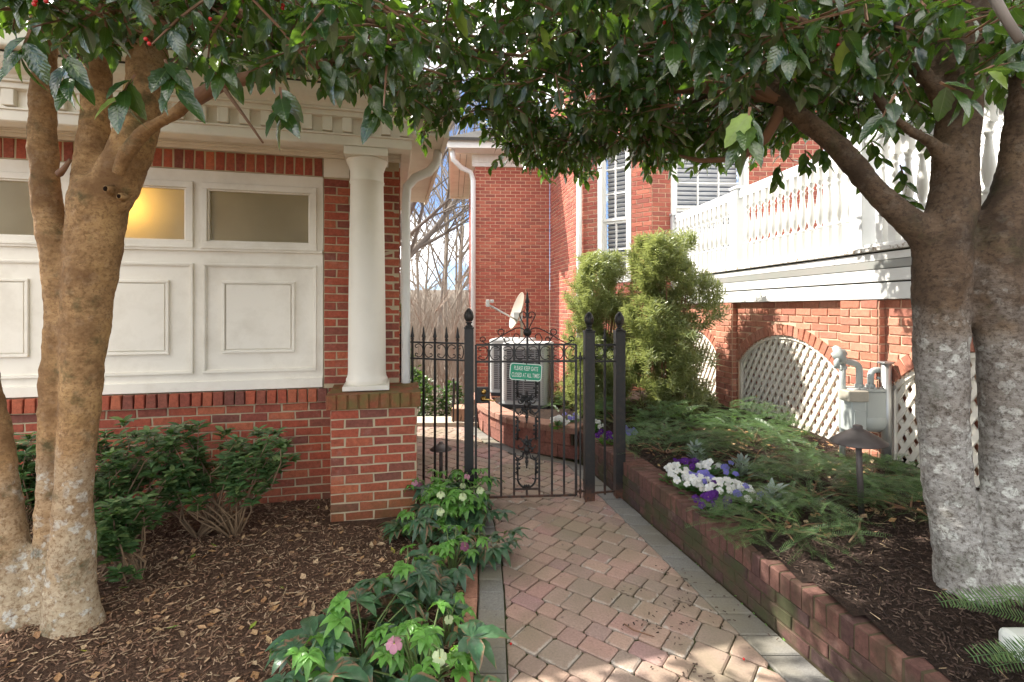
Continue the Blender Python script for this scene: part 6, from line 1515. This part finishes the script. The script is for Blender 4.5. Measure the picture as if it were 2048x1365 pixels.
# thicket of saplings and brush on the slope
mb = MB(); r = random.Random(4)
def shoot(mb, p, d, L, rr, lv):
    P = [p]; q = p
    for i in range(4): d = (d+Vector((r.uniform(-1, 1), r.uniform(-1, 1), r.uniform(-.2, .4)))*.13).normalized(); q = q+d*L/4; P.append(q)
    mb.tube(P, [rr*(1-.2*i) for i in range(5)], 3, False)
    if lv < 2:
        for k in range(5): i = r.randint(1, 3); shoot(mb, P[i], (d+Vector((r.uniform(-1, 1), r.uniform(-1, 1), r.uniform(-.2, .6)))*.8).normalized(), L*.45, rr*.5, lv+1)
for i in range(420):
    y = r.uniform(11.5, 40); x = -y*r.uniform(.06, .26); shoot(mb, Vector((x, y, zfar(x, y)-.1)), Vector((r.uniform(-.2, .2), r.uniform(-.2, .2), 1)), r.uniform(1.4, 4.2), r.uniform(.010, .026), 0)
tag(mb.build('brush_thicket', M_BRUSH), kind='stuff')
def evergreen(name, label, cat, loc, rx, h, n_, seed, size, mat, cone=False):
    r = random.Random(seed); t = thing(name, label, cat, loc); Ms = []
    for i in range(n_):
        a = r.random()*6.28; z = h*r.random(); q = math.sqrt(r.uniform(.1, 1)); pr = rx*((1-.75*z/h) if cone else math.sin(PI*min(1, .2+.75*z/h)))*(.8+.5*noise.noise(Vector((math.cos(a)*1.5, math.sin(a)*1.5, z*2+seed))))
        p = Vector((pr*q*math.cos(a), pr*q*math.sin(a), z)); Ms.append(basis(p, (math.cos(a)+r.uniform(-.6, .6), math.sin(a)+r.uniform(-.6, .6), r.uniform(-.3, .8)), (r.uniform(-1, 1), r.uniform(-1, 1), 1), size*r.uniform(.6, 1.2), .7))
    V, F, uv = scatter(*PT, np.array(Ms)); o = link('foliage', fast('foliage', V, F, mat, uv), t, True); o['kind'] = 'stuff'
    mb = MB(); mb.tube([(0, 0, -.4), (0, 0, h*.85)], [.05, .01], 6); mb.build('trunk', M_BARE, t, True)
evergreen('holly_bush', 'tall dark evergreen bush against the garage corner downspout', 'bush', (-2.62, 10.6, -.95), .62, 3.0, 5200, 2, .085, M_EVERG)
evergreen('viburnum', 'rounded variegated green shrub at the far end of the path', 'shrub', (-1.72, 8.3, -.45), .62, 1.0, 2300, 3, .07, M_EVERG)
evergreen('viburnum', 'smaller rounded shrub beside the handrail and tan block', 'shrub', (-.98, 8.2, -.4), .34, .75, 900, 4, .06, M_EVERG)

# ------------------------------------------------------------------ mulch, litter
def chips(name, n_, area, zf, mat, L, wd, seed, keep, tilt=.35, flat=False):
    rg = np.random.default_rng(seed); X = rg.uniform(area[0], area[1], n_*3); Yv = rg.uniform(area[2]**.5, area[3]**.5, n_*3)**2; out = []
    tv = np.array([(-.5, -.5, 0), (.5, -.35, 0), (.5, .35, 0), (-.5, .5, 0), (-.42, 0, .45), (.42, 0, .38)]) if not flat else np.array([(-.5, -.08, 0), (0, -.42, .06), (.5, 0, .12), (0, .42, .06), (-.5, .08, .0), (0, 0, .0)])
    tf = np.array([(0, 1, 5, 4), (1, 2, 5, 5), (2, 3, 4, 5), (3, 0, 4, 4)]) if not flat else np.array([(0, 1, 5, 4), (1, 2, 5, 5), (2, 3, 5, 5), (3, 4, 5, 5)])
    for x, y in zip(X, Yv):
        if not keep(x, y): continue
        l = rg.uniform(*L); w_ = rg.uniform(*wd); E = Euler((rg.normal(0, tilt), rg.normal(0, tilt), rg.uniform(0, 6.28))).to_matrix() @ Matrix.Diagonal((l, w_, w_ if not flat else l))
        M = np.eye(4); M[:3, :3] = np.array(E); M[:3, 3] = (x, y, zf(x, y)+rg.uniform(.0, .012)); out.append(M)
        if len(out) >= n_: break
    V, F, _ = scatter(tv, tf, None, np.array(out)); o = link(name, tri_mesh(name, V, F, mat)); o['kind'] = 'stuff'; return o
KL = lambda x, y: x < path_left(y)-.23 and not (-3 < x and (x+1.55)*-.2334+(y-4.10)*.9724 > -.02) and not (x > -1.36 and y > 3.55 and x < -.70)
KR = lambda x, y: x > wallx(y)+(.07 if y < 2.6 else .20) and x < porchx(y)-.06
chips('bark_mulch', 34000, (-4.2, .0, 1.0, 4.2), zleft, M_CHIP, (.006, .036), (.002, .010), 1, KL)
chips('straw_litter', 1500, (-4.2, .0, 1.0, 4.2), zleft, M_STRAW, (.03, .12), (.0025, .005), 2, KL, .12)
chips('dry_leaves', 1500, (-4.2, .0, 1.0, 4.2), zleft, M_DRYLEAF, (.018, .065), (.025, .045), 3, KL, .3, True)
chips('fallen_green_leaves', 70, (-4.2, .0, 1.0, 4.2), zleft, M_YELLEAF, (.035, .07), (.02, .035), 4, KL, .3, True)
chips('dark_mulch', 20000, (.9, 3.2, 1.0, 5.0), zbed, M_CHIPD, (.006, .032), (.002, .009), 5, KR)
chips('straw_litter', 260, (.9, 3.2, 1.0, 5.0), zbed, M_STRAW, (.02, .09), (.002, .005), 6, KR, .12)
chips('dry_leaves', 420, (.9, 3.0, 2.6, 5.0), zbed, M_DRYLEAF, (.03, .06), (.02, .04), 7, KR, .3, True)
chips('dark_debris', 260, (.3, 1.5, 1.4, 3.0), lambda x, y: .002, M_CHIPD, (.006, .022), (.004, .009), 8, lambda x, y: wallx(y)-.75 < x < wallx(y)-.03 and n3(x*2, y*2, 2.5) > .0, .1)
chips('wall_foot_weeds', 320, (.85, 1.5, 1.6, 4.2), lambda x, y: .004, M_HELLY, (.008, .02), (.004, .010), 9, lambda x, y: wallx(y)-.028 < x < wallx(y)-.004 and n3(x, y*4, 2) > .05, .6)
for (px, py, yy) in ((1236, 1060+170, 0), ):
    p = Vector((.55, 2.45, .006)); mb = MB(); mb.tube([p, p+Vector((.03, -.06, .008)), p+Vector((.09, -.085, .004)), p+Vector((.12, -.10, .002))], [.003, .004, .003, .002], 5); tag(mb.build('twig', M_TWIG, None, True), 'small curved brown twig lying on the pavers', 'twig')
a = Vector((1.30+.42, 2.55, .36)); mb = MB(); mb.tube([a, a+Vector((.12, .10, .02)), a+Vector((.24, .26, .03))], [.005, .006, .004], 6); tag(mb.build('twig', M_SHSTEM, None, True), 'pale forked twig lying on the dark mulch of the raised bed', 'twig')
for (x, y, lb) in ((-.005, 2.30, 'red holly berry fallen on the joint beside the left edging stones'), (1.02, 2.20, 'red holly berry fallen on the right edging stones')):
    mb = MB(); mb.lathe([(.001, -.006), (.0045, -.004), (.006, 0), (.0045, .004), (.001, .006)], 10, Matrix.Translation((x, y, .009))); tag(mb.build('fallen_berry', M_BERRY, None, True), lb, 'berry')
